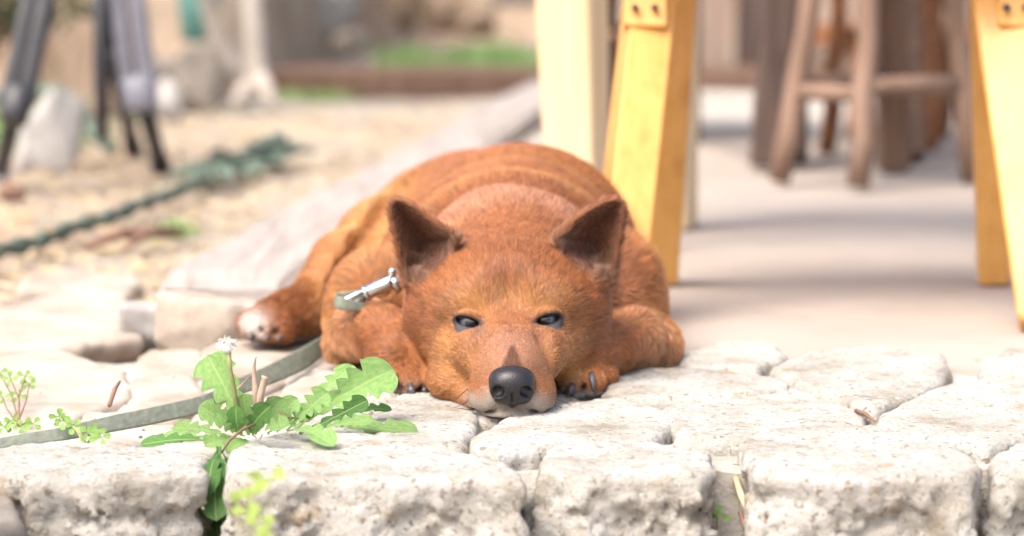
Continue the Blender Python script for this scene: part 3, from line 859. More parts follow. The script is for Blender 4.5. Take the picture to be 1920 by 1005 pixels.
    col = over(col, 0.7 * sstep(0.006, 0.001, p[:, 2]) * sstep(2.25, 2.30, p[:, 1]), RED * 0.6)
    return np.clip((0.87 - 0.08 * head)[:, None] * col * (1 + 0.16 * fbm(p * 60, 8, 2))[:, None], 0.004, 1)

dm, dnt, db = material('dog_coat_skin')
at = node(dnt, 'ShaderNodeAttribute'); at.attribute_name = 'coat'
dnt.links.new(at.outputs['Color'], db.inputs['Base Color'])
db.inputs['Roughness'].default_value = 0.75; db.inputs['Specular IOR Level'].default_value = 0.15
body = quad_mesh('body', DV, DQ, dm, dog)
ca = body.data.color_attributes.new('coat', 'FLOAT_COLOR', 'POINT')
ca.data.foreach_set('color', np.concatenate([pigment(DV, DN) * 0.62, np.ones((len(DV), 1))], 1).astype(np.float32).ravel())  # skin darkened to paint in the shade between the hairs

# ---- eyes
em_, ent, eb = material('dog_eye')
tcn = ent.nodes.new('ShaderNodeTexCoord')
ln = node(ent, 'ShaderNodeVectorMath'); ln.operation = 'DOT_PRODUCT'
nrmz = node(ent, 'ShaderNodeVectorMath'); nrmz.operation = 'NORMALIZE'
ent.links.new(tcn.outputs['Object'], nrmz.inputs[0]); ent.links.new(nrmz.outputs[0], ln.inputs[0]); ln.inputs[1].default_value = (0, -1, 0.0)
er = ramp(ent, ln.outputs['Value'], [(0.0, (0.30, 0.25, 0.23)), (0.12, (0.16, 0.13, 0.125)), (0.2, (0.02, 0.016, 0.015)), (0.38, (0.12, 0.125, 0.14)), (0.82, (0.10, 0.105, 0.12)), (0.885, (0.008, 0.008, 0.010))])  # grey-blue iris has the sky's reflection painted into it
ent.links.new(er.outputs[0], eb.inputs['Base Color'])
eb.inputs['Roughness'].default_value = 0.06; eb.inputs['Specular IOR Level'].default_value = 0.6; eb.inputs['Coat Weight'].default_value = 1.0; eb.inputs['Coat Roughness'].default_value = 0.02
for s in (-1, 1):
    MB().ball(eye_pos[s], 0.0102, 32, 20).build('eye', em_, dog, origin=eye_pos[s])

# ---- nose leather
nf = Field(NOSE - [0.026, 0.012, 0.024], NOSE + [0.026, 0.034, 0.022], 0.0008)
nf.ell(C(960, 708, 2.190), (0.0178, 0.013, 0.0105), 0.006)
for s in (-1, 1):
    nf.ell(C(960 + s * 24, 728, 2.187), (0.0085, 0.011, 0.0125), 0.007)
nf.ell(C(960, 740, 2.187), (0.0105, 0.010, 0.0085), 0.007)
nf.ell(C(960, 722, 2.184), (0.0135, 0.0105, 0.0125), 0.006)
nf.cone(C(960, 750, 2.182), C(960, 762, 2.186), 0.0040, 0.0025, 0.004)
for s in (-1, 1):
    nf.chain([C(960 + s * 21, 737, 2.171), C(960 + s * 27, 735, 2.178), C(960 + s * 37, 740, 2.181), C(960 + s * 41, 750, 2.186)], [0.0032, 0.0040, 0.0020, 0.0010], 0.0030, 'cut')
nf.cone(C(960, 738, 2.1745), C(960, 766, 2.180), 0.0007, 0.0009, 0.0016, 'cut')
NV, NQ = nf.mesh(); NV = relax(NV, NQ, 2); NV = NOSE + (NV - NOSE) * np.array([0.95, 1.0, 0.94])
nm, nnt, nb = material('nose_leather')
nb.inputs['Base Color'].default_value = (0.015, 0.0135, 0.015, 1); nb.inputs['Roughness'].default_value = 0.36; nb.inputs['Specular IOR Level'].default_value = 0.42
vo = node(nnt, 'ShaderNodeTexVoronoi', Scale=900.0); tcx = nnt.nodes.new('ShaderNodeTexCoord')
nnt.links.new(tcx.outputs['Object'], vo.inputs['Vector'])
nbp = node(nnt, 'ShaderNodeBump', Strength=0.35, Distance=0.0004); nbp.invert = True
nnt.links.new(vo.outputs['Distance'], nbp.inputs['Height']); nnt.links.new(nbp.outputs[0], nb.inputs['Normal'])
quad_mesh('nose', NV, NQ, nm, dog)

# ---- claws
cm = noise_mat('claw_horn', [(0.3, (0.045, 0.04, 0.042)), (0.7, (0.11, 0.10, 0.105))], scale=200, rough=0.35, bump=0.1, spec=0.5)
claws = [((740, 704, 2.322), (741, 716, 2.306), (742, 738, 2.300), 0.0030), ((768, 722, 2.306), (772, 733, 2.298), (778, 743, 2.298), 0.0032), ((792, 726, 2.316), (797, 735, 2.311), (799, 741, 2.313), 0.003),
         ((1109, 698, 2.322), (1110, 710, 2.300), (1113, 732, 2.295), 0.0030), ((1074, 722, 2.306), (1070, 732, 2.297), (1063, 743, 2.296), 0.0032), ((1056, 722, 2.318), (1054, 730, 2.308), (1053, 738, 2.308), 0.003),
         ((478, 624, 2.602), (470, 631, 2.592), (466, 637, 2.590), 0.0026), ((506, 627, 2.597), (500, 633, 2.589), (497, 639, 2.588), 0.0026), ((530, 627, 2.597), (523, 633, 2.589), (519, 639, 2.587), 0.0026)]
for a, b, c, r in claws:
    MB().tube([C(*a), C(*b), C(*c)], [r * 0.9, r, r * 0.4], 8).build('claw', cm, dog)
padm = noise_mat('paw_pad', [(0.3, (0.06, 0.055, 0.055)), (0.7, (0.12, 0.11, 0.105))], scale=300, rough=0.7, bump=0.4, bump_scale=600, dist=0.0005)
for c, r in (((1078, 741, 2.312), (0.0105, 0.010, 0.0045)), ((1112, 737, 2.315), (0.0095, 0.010, 0.0045)), ((768, 741, 2.312), (0.009, 0.010, 0.0035)), ((486, 634, 2.603), (0.009, 0.010, 0.004))):
    MB().ball(C(*c), r, 14, 8).build('paw_pad', padm, dog)

# ---- fur
FUR_N = 380000
T = np.concatenate([DQ[:, [0, 1, 2]], DQ[:, [0, 2, 3]]])
ar = 0.5 * np.linalg.norm(np.cross(DV[T[:, 1]] - DV[T[:, 0]], DV[T[:, 2]] - DV[T[:, 0]]), axis=1)
cen = DV[T].mean(1)
dens = 0.5 + 1.7 * sstep(2.46, 2.36, cen[:, 1])
dens *= np.where((cen[:, 2] < 0.0025), 0.02, 1) * np.where(cen[:, 1] > 2.95, 0.6, 1)
cn = DN[T].mean(1)
dens *= np.where(cn[:, 1] > 0.55, 0.45, 1)                    # thinner where the coat faces away behind
for s, e in EYES.items():                                     # bare lids
    q = cen - e['pc']
    k = np.sqrt(((q @ e['ax']) / 0.0120) ** 2 + ((q @ e['up'] + 0.0020) / 0.0078) ** 2 + ((q @ e['n']) / 0.02) ** 2)
    dens *= sstep(0.9, 1.15, k)
q = np.sqrt((((cen - C(960, 728, 2.180)) / [0.0185, 0.012, 0.0165]) ** 2).sum(1)); dens *= sstep(0.9, 1.05, q)
pr = ar * dens; pr /= pr.sum()
pick = rng.choice(len(T), FUR_N, p=pr)
u, v = rng.random(FUR_N), rng.random(FUR_N)
fl = u + v > 1; u[fl], v[fl] = 1 - u[fl], 1 - v[fl]
tri = T[pick]
bw = np.stack([1 - u - v, u, v], 1)[:, :, None]
R0 = (DV[tri] * bw).sum(1); RN = (DN[tri] * bw).sum(1); RN /= np.linalg.norm(RN, axis=1, keepdims=True)
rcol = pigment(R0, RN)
# direction of growth
hd = sstep(2.47, 2.38, R0[:, 1])[:, None]
away = R0 - (NOSE + np.array([0, -0.012, 0.012])); away /= np.linalg.norm(away, axis=1, keepdims=True)
away = away + np.array([0, 0.15, 0.0])
back = np.array([0, 1.0, -0.05])[None] + np.stack([R0[:, 0] * 2.5, 0 * R0[:, 0], -2.0 * np.abs(R0[:, 0])], 1)
flow = back * (1 - hd) + away * hd
low = sstep(0.055, 0.03, R0[:, 2]) * sstep(2.35, 2.40, R0[:, 1]) * (np.abs(R0[:, 0]) > 0.09)
flow = flow * (1 - low[:, None]) + np.array([0, -0.5, -0.7]) * low[:, None]
hp = sstep(-0.175, -0.195, R0[:, 0]) * sstep(0.07, 0.05, R0[:, 2])
flow = flow * (1 - hp[:, None]) + np.array([-0.8, -0.5, -0.35]) * hp[:, None]
for c in ((765, 715, 2.33), (1095, 712, 2.33)):
    k = np.clip(1.5 * blob(R0, C(*c), (0.025, 0.03, 0.02)), 0, 1)[:, None]
    flow = flow * (1 - k) + np.array([0, -0.6, -0.8]) * k
emr = ear_mask(R0)
for s, W in ear_w.items():
    tip = W[0]
    k = (emr * (np.sign(R0[:, 0]) == s))[:, None]
    dtip = tip - R0
    inn = sstep(0.2, -0.3, RN[:, 1])[:, None]
    inwards = np.array([-s * 0.3, -0.5, 0.2]) + 0.6 * dtip / np.linalg.norm(dtip, axis=1, keepdims=True)
    flow = flow * (1 - k) + (dtip / np.linalg.norm(dtip, axis=1, keepdims=True) * (1 - inn * 0.5) + inwards * inn * 0.5) * k
swirl = np.stack([fbm(R0 * 45, 51, 2), fbm(R0 * 45, 52, 2), fbm(R0 * 45, 53, 2)], 1)
flow = flow / np.linalg.norm(flow, axis=1, keepdims=True) + 0.22 * swirl + 0.12 * rng.normal(size=R0.shape)
tan = flow - RN * (flow * RN).sum(1, keepdims=True)
tan /= (np.linalg.norm(tan, axis=1, keepdims=True) + 1e-9)
dist_nose = np.linalg.norm(R0 - NOSE, axis=1)
Lh = np.where(hd[:, 0] > 0.5, 0.0032 + 0.0062 * sstep(0.03, 0.14, dist_nose), 0.0112)
Lh = np.where(emr > 0.5, 0.0034, Lh)
for s in (-1, 1):
    g = C(848, 450, EAR_D) if s < 0 else C(1052, 452, EAR_D)
    f = C(772, 512, EAR_D) if s < 0 else C(1135, 510, EAR_D)
    for c_, r_ in ((g, 0.012), (f, 0.014)):
        Lh = Lh + emr * 0.007 * np.clip(1.5 * blob(R0, c_, (r_, 0.05, r_)), 0, 1)
for e in EYES.values():
    Lh *= 0.50 + 0.50 * sstep(0.010, 0.030, np.linalg.norm(R0 - e['pc'], axis=1))
Lh *= np.where(R0[:, 2] < 0.02, 0.75, 1.0)
for c in ((765, 718, 2.33), (1100, 715, 2.33), (500, 612, 2.61)):
    Lh *= 1 - 0.5 * np.clip(1.6 * blob(R0, C(*c), (0.03, 0.035, 0.02)), 0, 1)
rrf = np.sqrt(((R0[:, 0] - 0.004) * 0.72) ** 2 + (R0[:, 1] - 2.36) ** 2 + ((R0[:, 2] - 0.045) * 0.55) ** 2)
ruff = np.exp(-((rrf - 0.195) / 0.022) ** 2) * sstep(0.06, 0.11, R0[:, 2])       # raised band of coat behind the neck
Lh = Lh * (1 + 0.7 * ruff)
Lh = Lh * rng.uniform(0.6, 1.25, FUR_N)
ang = np.where(hd[:, 0] > 0.5, 0.30, 0.38) + 0.30 * ruff + 0.06 * fbm(R0 * 60, 61, 2) + 0.07 * rng.normal(size=FUR_N)
ca_, sa_ = np.cos(ang)[:, None], np.sin(ang)[:, None]
KP = 4
pts = np.zeros((FUR_N, KP, 3), np.float32)
for i in range(KP):
    t = i / (KP - 1)
    pts[:, i] = R0 - RN * 0.0004 + Lh[:, None] * (tan * ca_ * t + RN * sa_ * (t - 0.45 * t * t))
# hairs lie together in small locks: tips drawn towards the lock's middle
wp = R0 + 0.0012 * np.stack([vnoise(R0 * 300, 81), vnoise(R0 * 300, 82), vnoise(R0 * 300, 83)], 1)
cell = np.where(hd[:, 0] > 0.5, 0.0024, 0.0030)[:, None]
key = np.floor(wp / cell).astype(np.int64)
key = (key[:, 0] * 73856093) ^ (key[:, 1] * 19349663) ^ (key[:, 2] * 83492791)
_, inv = np.unique(key, return_inverse=True)
cntl = np.bincount(inv)
tipm = np.stack([np.bincount(inv, weights=pts[:, -1, k]) / cntl for k in range(3)], 1)[inv]
pull = tipm - pts[:, -1]
pull = pull * np.clip(0.004 / (np.linalg.norm(pull, axis=1, keepdims=True) + 1e-9), 0, 1)
for i in range(KP):
    pts[:, i] += 0.62 * pull * (i / (KP - 1)) ** 1.6
lock_val = 1 + (rng.uniform(-0.25, 0.28, len(cntl))[inv])
pts[:, :, 2] = np.maximum(pts[:, :, 2], 0.0008)
hc = bpy.data.hair_curves.new('fur')
hc.add_curves([KP] * FUR_N)
fur = new_obj('fur', hc, dog)
org = np.array(dog.location)
hc.attributes['position'].data.foreach_set('vector', (pts - org).astype(np.float32).ravel())
ra = hc.attributes.get('radius') or hc.attributes.new('radius', 'FLOAT', 'POINT')
base_r = np.where(hd[:, 0] > 0.5, 0.000105, 0.00015) * rng.uniform(0.7, 1.3, FUR_N)
prof = np.array([1.0, 0.95, 0.7, 0.15])
ra.data.foreach_set('value', (base_r[:, None] * prof[None]).astype(np.float32).ravel())
ta = hc.attributes.new('tint', 'FLOAT_COLOR', 'CURVE')
clump = (1 + 0.22 * fbm(R0 * 190, 71, 2)) * lock_val
val = (rng.uniform(0.60, 1.45, FUR_N) * clump)[:, None]
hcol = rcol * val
lt = rng.random(FUR_N) < 0.06
hcol[lt] = hcol[lt] * 0.5 + np.array([0.62, 0.40, 0.20]) * 0.5 * (rcol[lt].mean(1) / 0.2).clip(0.1, 1.1)[:, None]
ta.data.foreach_set('color', np.concatenate([np.clip(hcol, 0.003, 0.9), np.ones((FUR_N, 1))], 1).astype(np.float32).ravel())
fm = bpy.data.materials.new('dog_fur'); fm.use_nodes = True
fnt = fm.node_tree; fnt.nodes.clear()
fo = fnt.nodes.new('ShaderNodeOutputMaterial')
fa = node(fnt, 'ShaderNodeAttribute'); fa.attribute_name = 'tint'
fb = fnt.nodes.new('ShaderNodeBsdfPrincipled')
fb.inputs['Roughness'].default_value = 0.40; fb.inputs['Specular IOR Level'].default_value = 0.45
fnt.links.new(fa.outputs['Color'], fb.inputs['Base Color']); fnt.links.new(fb.outputs[0], fo.inputs['Surface'])
hc.materials.append(fm)
fur['kind'] = 'stuff'

# whiskers
wm = noise_mat('whisker', [(0.3, (0.03, 0.02, 0.016)), (0.7, (0.06, 0.04, 0.03))], scale=50, rough=0.5, bump=0)
wb = MB()
for s in (-1, 1):
    for (x, y, d) in ((885, 725, 2.222), (892, 735, 2.216), (885, 748, 2.222), (895, 757, 2.214), (903, 742, 2.208), (893, 765, 2.216)):
        xx = x if s < 0 else 1920 - x
        a = C(xx, y, d)
        r_ = np.random.default_rng(int(x * 7 + y + s))
        L = r_.uniform(0.014, 0.024)
        dv = np.array([s * 0.75, 0.35, -0.35 + r_.uniform(-0.25, 0.3)]); dv /= np.linalg.norm(dv)
        pp = [a + dv * L * t + np.array([0, 0, -0.006 * t * t]) for t in (0, 0.35, 0.7, 1)]
        for q_ in pp: q_[2] = max(q_[2], 0.003)
        wb.tube(pp, [0.00032, 0.00028, 0.0002, 0.00006], 4)
wk = wb.build('whiskers', wm, dog); wk['kind'] = 'stuff'
# ------------------------------------------------------------------ leash and clip
wbm, wnt, wbb = material('green_webbing')
tcw = wnt.nodes.new('ShaderNodeUVMap')
wvx = node(wnt, 'ShaderNodeTexWave', Scale=1.0); wvx.wave_type = 'BANDS'; wvx.bands_direction = 'DIAGONAL'
mpw = node(wnt, 'ShaderNodeMapping'); mpw.inputs['Scale'].default_value = (70, 70, 1)
mpw2 = node(wnt, 'ShaderNodeMapping'); mpw2.inputs['Scale'].default_value = (70, -70, 1)
wv2 = node(wnt, 'ShaderNodeTexWave', Scale=1.0); wv2.bands_direction = 'DIAGONAL'
wnt.links.new(tcw.outputs[0], mpw.inputs[0]); wnt.links.new(tcw.outputs[0], mpw2.inputs[0])
wnt.links.new(mpw.outputs[0], wvx.inputs['Vector']); wnt.links.new(mpw2.outputs[0], wv2.inputs['Vector'])
mxw = node(wnt, 'ShaderNodeMath'); mxw.operation = 'MAXIMUM'
wnt.links.new(wvx.outputs['Fac'], mxw.inputs[0]); wnt.links.new(wv2.outputs['Fac'], mxw.inputs[1])
nzw = node(wnt, 'ShaderNodeTexNoise', Scale=14.0, Detail=6.0)
wnt.links.new(tcw.outputs[0], nzw.inputs['Vector'])
cw = ramp(wnt, mxw.outputs[0], [(0.2, (0.16, 0.18, 0.14)), (0.9, (0.31, 0.335, 0.275))])
cw2 = ramp(wnt, nzw.outputs['Fac'], [(0.3, (0.75, 0.75, 0.75)), (0.7, (1.2, 1.2, 1.15))])
wnt.links.new(mix(wnt, 1.0, cw.outputs[0], cw2.outputs[0], 'MULTIPLY'), wbb.inputs['Base Color'])
bpw = node(wnt, 'ShaderNodeBump', Strength=0.8, Distance=0.0008)
wnt.links.new(mxw.outputs[0], bpw.inputs['Height']); wnt.links.new(bpw.outputs[0], wbb.inputs['Normal'])
wbb.inputs['Roughness'].default_value = 0.9; wbb.inputs['Specular IOR Level'].default_value = 0.15
def strap(name, low, high, th, mat, parent=None, sub=8):
    """webbing strap between its two edges (lists of points), rounded edges, with thickness and UVs"""
    low, high = np.array(low, float), np.array(high, float)
    def cr(Pn):
        out = []
        n = len(Pn)
        for i in range(n - 1):
            p0, p1, p2, p3 = Pn[max(i-1, 0)], Pn[i], Pn[i+1], Pn[min(i+2, n-1)]
            for k in range(sub):
                t = k / sub
                out.append(0.5 * ((2*p1) + (-p0+p2)*t + (2*p0-5*p1+4*p2-p3)*t*t + (-p0+3*p1-3*p2+p3)*t**3))
        out.append(Pn[-1]); return np.array(out)
    a, b = cr(low), cr(high)
    n = len(a); V, Fc, UV = [], [], []
    L = np.concatenate([[0], np.cumsum(np.linalg.norm(np.diff((a + b) / 2, axis=0), axis=1))])
    prof = [(0.0, 0.0), (0.05, 0.8), (0.14, 1.0), (0.5, 1.0), (0.86, 1.0), (0.95, 0.8), (1.0, 0.0), (0.95, -0.8), (0.86, -1.0), (0.5, -1.0), (0.14, -1.0), (0.05, -0.8)]
    m = len(prof); uvv = []
    for i in range(n):
        t = a[min(i+1, n-1)] - a[max(i-1, 0)]; w = b[i] - a[i]
        nn = np.cross(t, w); nn /= np.linalg.norm(nn) + 1e-12
        for (p, q) in prof:
            V.append(a[i] + w * p + nn * q * th / 2); uvv.append((L[i] * 10, np.linalg.norm(w) * p * 10))
    for i in range(n - 1):
        for j in range(m):
            j2 = (j + 1) % m
            Fc.append((i*m+j, i*m+j2, (i+1)*m+j2, (i+1)*m+j))
    Fc += [tuple(range(m))[::-1], tuple((n-1)*m + j for j in range(m))]
    o = mesh_obj(name, V, Fc, mat, parent)
    uv = o.data.uv_layers.new(name='UVMap')
    for lp in o.data.loops: uv.data[lp.index].uv = uvv[lp.vertex_index]
    return o
leash = empty('leash', G(300, 800), 'sage green woven webbing leash trailing from the metal clip across the stones', 'leash')
run = [((-150, 872), (-150, 850), 0.0), ((0, 842), (0, 822), 0.0), ((100, 829), (100, 804), 0.0), ((200, 812), (205, 780), 0.0), ((300, 793), (300, 760), 0.0), ((390, 770), (385, 739), 0.0), ((450, 741), (440, 712), 0.0),
       ((520, 716), (505, 683), 0.0), ((575, 691), (560, 655), 0.0), ((618, 660), (612, 627), 0.0), ((660, 645), (665, 612), 0.0)]
lo, hi = [], []
for (a, b, z) in run:
    q = G(a[0], a[1], -0.004)
    lo.append(q)
    r_ = P(b[0], b[1], q[1] + 0.014); hi.append(r_)
# behind the fore leg it climbs to the clip
e1, e2 = P(660, 612, 2.52), P(672, 585, 2.52)
lo += [e1 + np.array([0.01, 0.01, -0.01])]; hi += [e2 + np.array([0.01, 0.01, -0.005])]
strap('strap', lo, hi, 0.0022, wbm, leash)
# loop round the clip's eye
def loop_pt(px, py, d): return P(px, py, d)
ll = [(712, 588, 2.452), (690, 586, 2.436), (660, 583, 2.426), (640, 581, 2.424), (630, 578, 2.432), (632, 575, 2.444), (655, 572, 2.450), (690, 566, 2.46)]
lh = [(706, 566, 2.458), (688, 568, 2.440), (660, 563, 2.428), (640, 556, 2.426), (630, 553, 2.434), (634, 549, 2.446), (655, 546, 2.452), (690, 540, 2.462)]
strap('loop', [P(a, b, d - 0.030) for a, b, d in ll], [P(a, b, d - 0.030) for a, b, d in lh], 0.0022, wbm, leash, sub=6)
clip = empty('snap_clip', P(690, 545, 2.43), 'silver metal snap clip joining the green leash to the dog at its neck', 'clip')
cp = lambda px, py, d=2.425: P(px, py, d - 0.018)
b = MB(); b.tube([cp(688, 549), cp(692, 547), cp(730, 530), cp(738, 527)], [0.0048, 0.0062, 0.0062, 0.0050], 16); b.build('barrel', M['steel'], clip)
b = MB(); b.tube([cp(683, 552), cp(685, 551), cp(689, 549), cp(691, 548)], [0.0060, 0.0075, 0.0075, 0.0060], 16); b.build('collar_ring', M['steel'], clip)
b = MB()
eye_pts = [cp(684, 545), cp(668, 552), cp(640, 566, 2.420), cp(635, 572, 2.420), cp(640, 577, 2.420), cp(660, 570, 2.420), cp(684, 558)]
b.tube(eye_pts, 0.0024, 8); b.build('swivel_eye', M['steel'], clip)
b = MB()
b.tube([cp(734, 524), cp(742, 534), cp(747, 542), cp(743, 546)], [0.0052, 0.0052, 0.0042, 0.003], 10)
b.build('hook', M['steel'], clip)
b = MB(); b.tube([cp(734, 524), cp(735, 514), cp(738, 510)], [0.0030, 0.0032, 0.0026], 10); b.tube([cp(729, 513), cp(735, 509), cp(743, 509)], [0.0024, 0.0032, 0.0024], 10)
b.build('thumb_bolt', M['steel'], clip)
b = MB(); b.tube([cp(740, 522), cp(750, 520, 2.43), cp(756, 526, 2.44), cp(748, 540, 2.44)], 0.002, 8); b.build('ring', M['steel'], clip)

# ------------------------------------------------------------------ plants
def leaf_mat(name, c0, c1, trans=0.35, rib=(0.30, 0.42, 0.16)):
    m, nt, bb = material(name)
    uv = nt.nodes.new('ShaderNodeUVMap'); sx = nt.nodes.new('ShaderNodeSeparateXYZ'); nt.links.new(uv.outputs[0], sx.inputs[0])
    nn = node(nt, 'ShaderNodeTexNoise', Scale=5.0, Detail=8.0); nt.links.new(uv.outputs[0], nn.inputs['Vector'])
    col = ramp(nt, nn.outputs['Fac'], [(0.3, c0), (0.7, c1)]).outputs[0]
    ab = node(nt, 'ShaderNodeMath'); ab.operation = 'ABSOLUTE'; nt.links.new(sx.outputs['X'], ab.inputs[0])
    rr_ = ramp(nt, ab.outputs[0], [(0.02, (1, 1, 1)), (0.06, (0, 0, 0))])
    col = mix(nt, rr_.outputs[0], col, rib)
    mul = nt.nodes.new('ShaderNodeObjectInfo'); hs = node(nt, 'ShaderNodeHueSaturation'); mr = node(nt, 'ShaderNodeMapRange')
    mr.inputs[3].default_value = 0.8; mr.inputs[4].default_value = 1.2
    nt.links.new(mul.outputs['Random'], mr.inputs[0]); nt.links.new(mr.outputs[0], hs.inputs['Value']); nt.links.new(col, hs.inputs['Color'])
    nt.links.new(hs.outputs[0], bb.inputs['Base Color']); bb.inputs['Roughness'].default_value = 0.62; bb.inputs['Specular IOR Level'].default_value = 0.25
    # side veins
    wv = node(nt, 'ShaderNodeTexWave', Scale=1.0, Distortion=1.5); mp = node(nt, 'ShaderNodeMapping'); mp.inputs['Scale'].default_value = (2.0, 5.0, 1)
    nt.links.new(uv.outputs[0], mp.inputs[0]); nt.links.new(mp.outputs[0], wv.inputs['Vector']); wv.bands_direction = 'Y'
    bp = node(nt, 'ShaderNodeBump', Strength=0.12, Distance=0.001); nt.links.new(wv.outputs['Fac'], bp.inputs['Height']); nt.links.new(bp.outputs[0], bb.inputs['Normal'])
    tr = nt.nodes.new('ShaderNodeBsdfTranslucent'); nt.links.new(hs.outputs[0], tr.inputs['Color'])
    ms = nt.nodes.new('ShaderNodeMixShader'); ms.inputs[0].default_value = trans
    out = nt.nodes['Material Output']
    nt.links.new(bb.outputs[0], ms.inputs[1]); nt.links.new(tr.outputs[0], ms.inputs[2]); nt.links.new(ms.outputs[0], out.inputs['Surface'])
    return m
M['leaf'] = leaf_mat('dandelion_leaf', (0.17, 0.31, 0.085), (0.27, 0.42, 0.15), 0.42)
M['leaf_dark'] = leaf_mat('dark_leaf', (0.07, 0.17, 0.04), (0.12, 0.25, 0.065))
M['clover'] = leaf_mat('clover_leaf', (0.34, 0.46, 0.10), (0.44, 0.54, 0.16), 0.5, (0.42, 0.52, 0.2))
M['sprig'] = leaf_mat('sprig_leaf', (0.16, 0.32, 0.06), (0.28, 0.44, 0.12))
M['stem_green'] = noise_mat('plant_stem', [(0.3, (0.20, 0.24, 0.08)), (0.7, (0.34, 0.33, 0.16))], scale=60, rough=0.6, bump=0.1)
M['stem_pink'] = noise_mat('pink_stem', [(0.3, (0.36, 0.24, 0.17)), (0.7, (0.52, 0.40, 0.32))], scale=60, rough=0.6, bump=0.1)
M['fluff'] = noise_mat('seed_fluff', [(0.3, (0.70, 0.68, 0.64)), (0.7, (0.8, 0.78, 0.75))], scale=80, rough=1, bump=0.1)
def leaf(base, tip, width, parent, mat, lobes=4, depth=0.5, bend=0.15, fold=0.25, facing=(0, -1, 0.5), seed=0, n=40, tipw=0.75, name='leaf', curl=0.0, origin=None):
    r = np.random.default_rng(seed)
    base, tip = np.asarray(base, float), np.asarray(tip, float)
    ax = tip - base; L = np.linalg.norm(ax); t_ = ax / L
    f = np.asarray(facing, float); f -= t_ * f.dot(t_); f /= np.linalg.norm(f)
    s = np.cross(t_, f)
    V, UV, Fc = [], [], []
    ph = r.uniform(0, 1, 2)
    cs = [-1, -0.62, -0.28, 0, 0.28, 0.62, 1]
    for i in range(n + 1):
        t = i / n
        # outline: narrow winged stalk, broad towards the end, rounded tip
        env = (0.16 + 0.84 * sstep(0.10, tipw, np.array(t))) * math.sqrt(max(0, 1 - max(0, (t - tipw) / (1 - tipw)) ** 2.2))
        mid = base + ax * t + f * (bend * L * (math.sin(math.pi * t) - curl * t * t * 2)) + s * (0.03 * L * math.sin(3 * t + ph[0] * 6))
        for c in cs:
            sd = 0 if c < 0 else 1
            saw = ((t * lobes + ph[sd]) % 1.0)
            cut = 1 - depth * (saw ** 1.5) * (1 if t < tipw else max(0, 1 - (t - tipw) / 0.1))
            w = width * env * (cut if abs(c) > 0.3 else 1)
            wv = 0.05 * width * math.sin(9 * t + c * 3 + seed)
            V.append(mid + s * c * w * math.sqrt(max(0.1, 1 - fold ** 2)) + f * (abs(c) * w * fold + wv * abs(c)) - t_ * 0.0)
            UV.append((c, t * 3))
    m = len(cs)
    for i in range(n):
        for j in range(m - 1):
            Fc.append((i*m+j, i*m+j+1, (i+1)*m+j+1, (i+1)*m+j))
    o = mesh_obj(name, V, Fc, mat, parent)
    uv = o.data.uv_layers.new(name='UVMap')
    for lp in o.data.loops: uv.data[lp.index].uv = UV[lp.vertex_index]
    return o
dand = empty('dandelion', G(470, 812), 'leafy green dandelion with a white seed head growing between the front stones', 'dandelion')
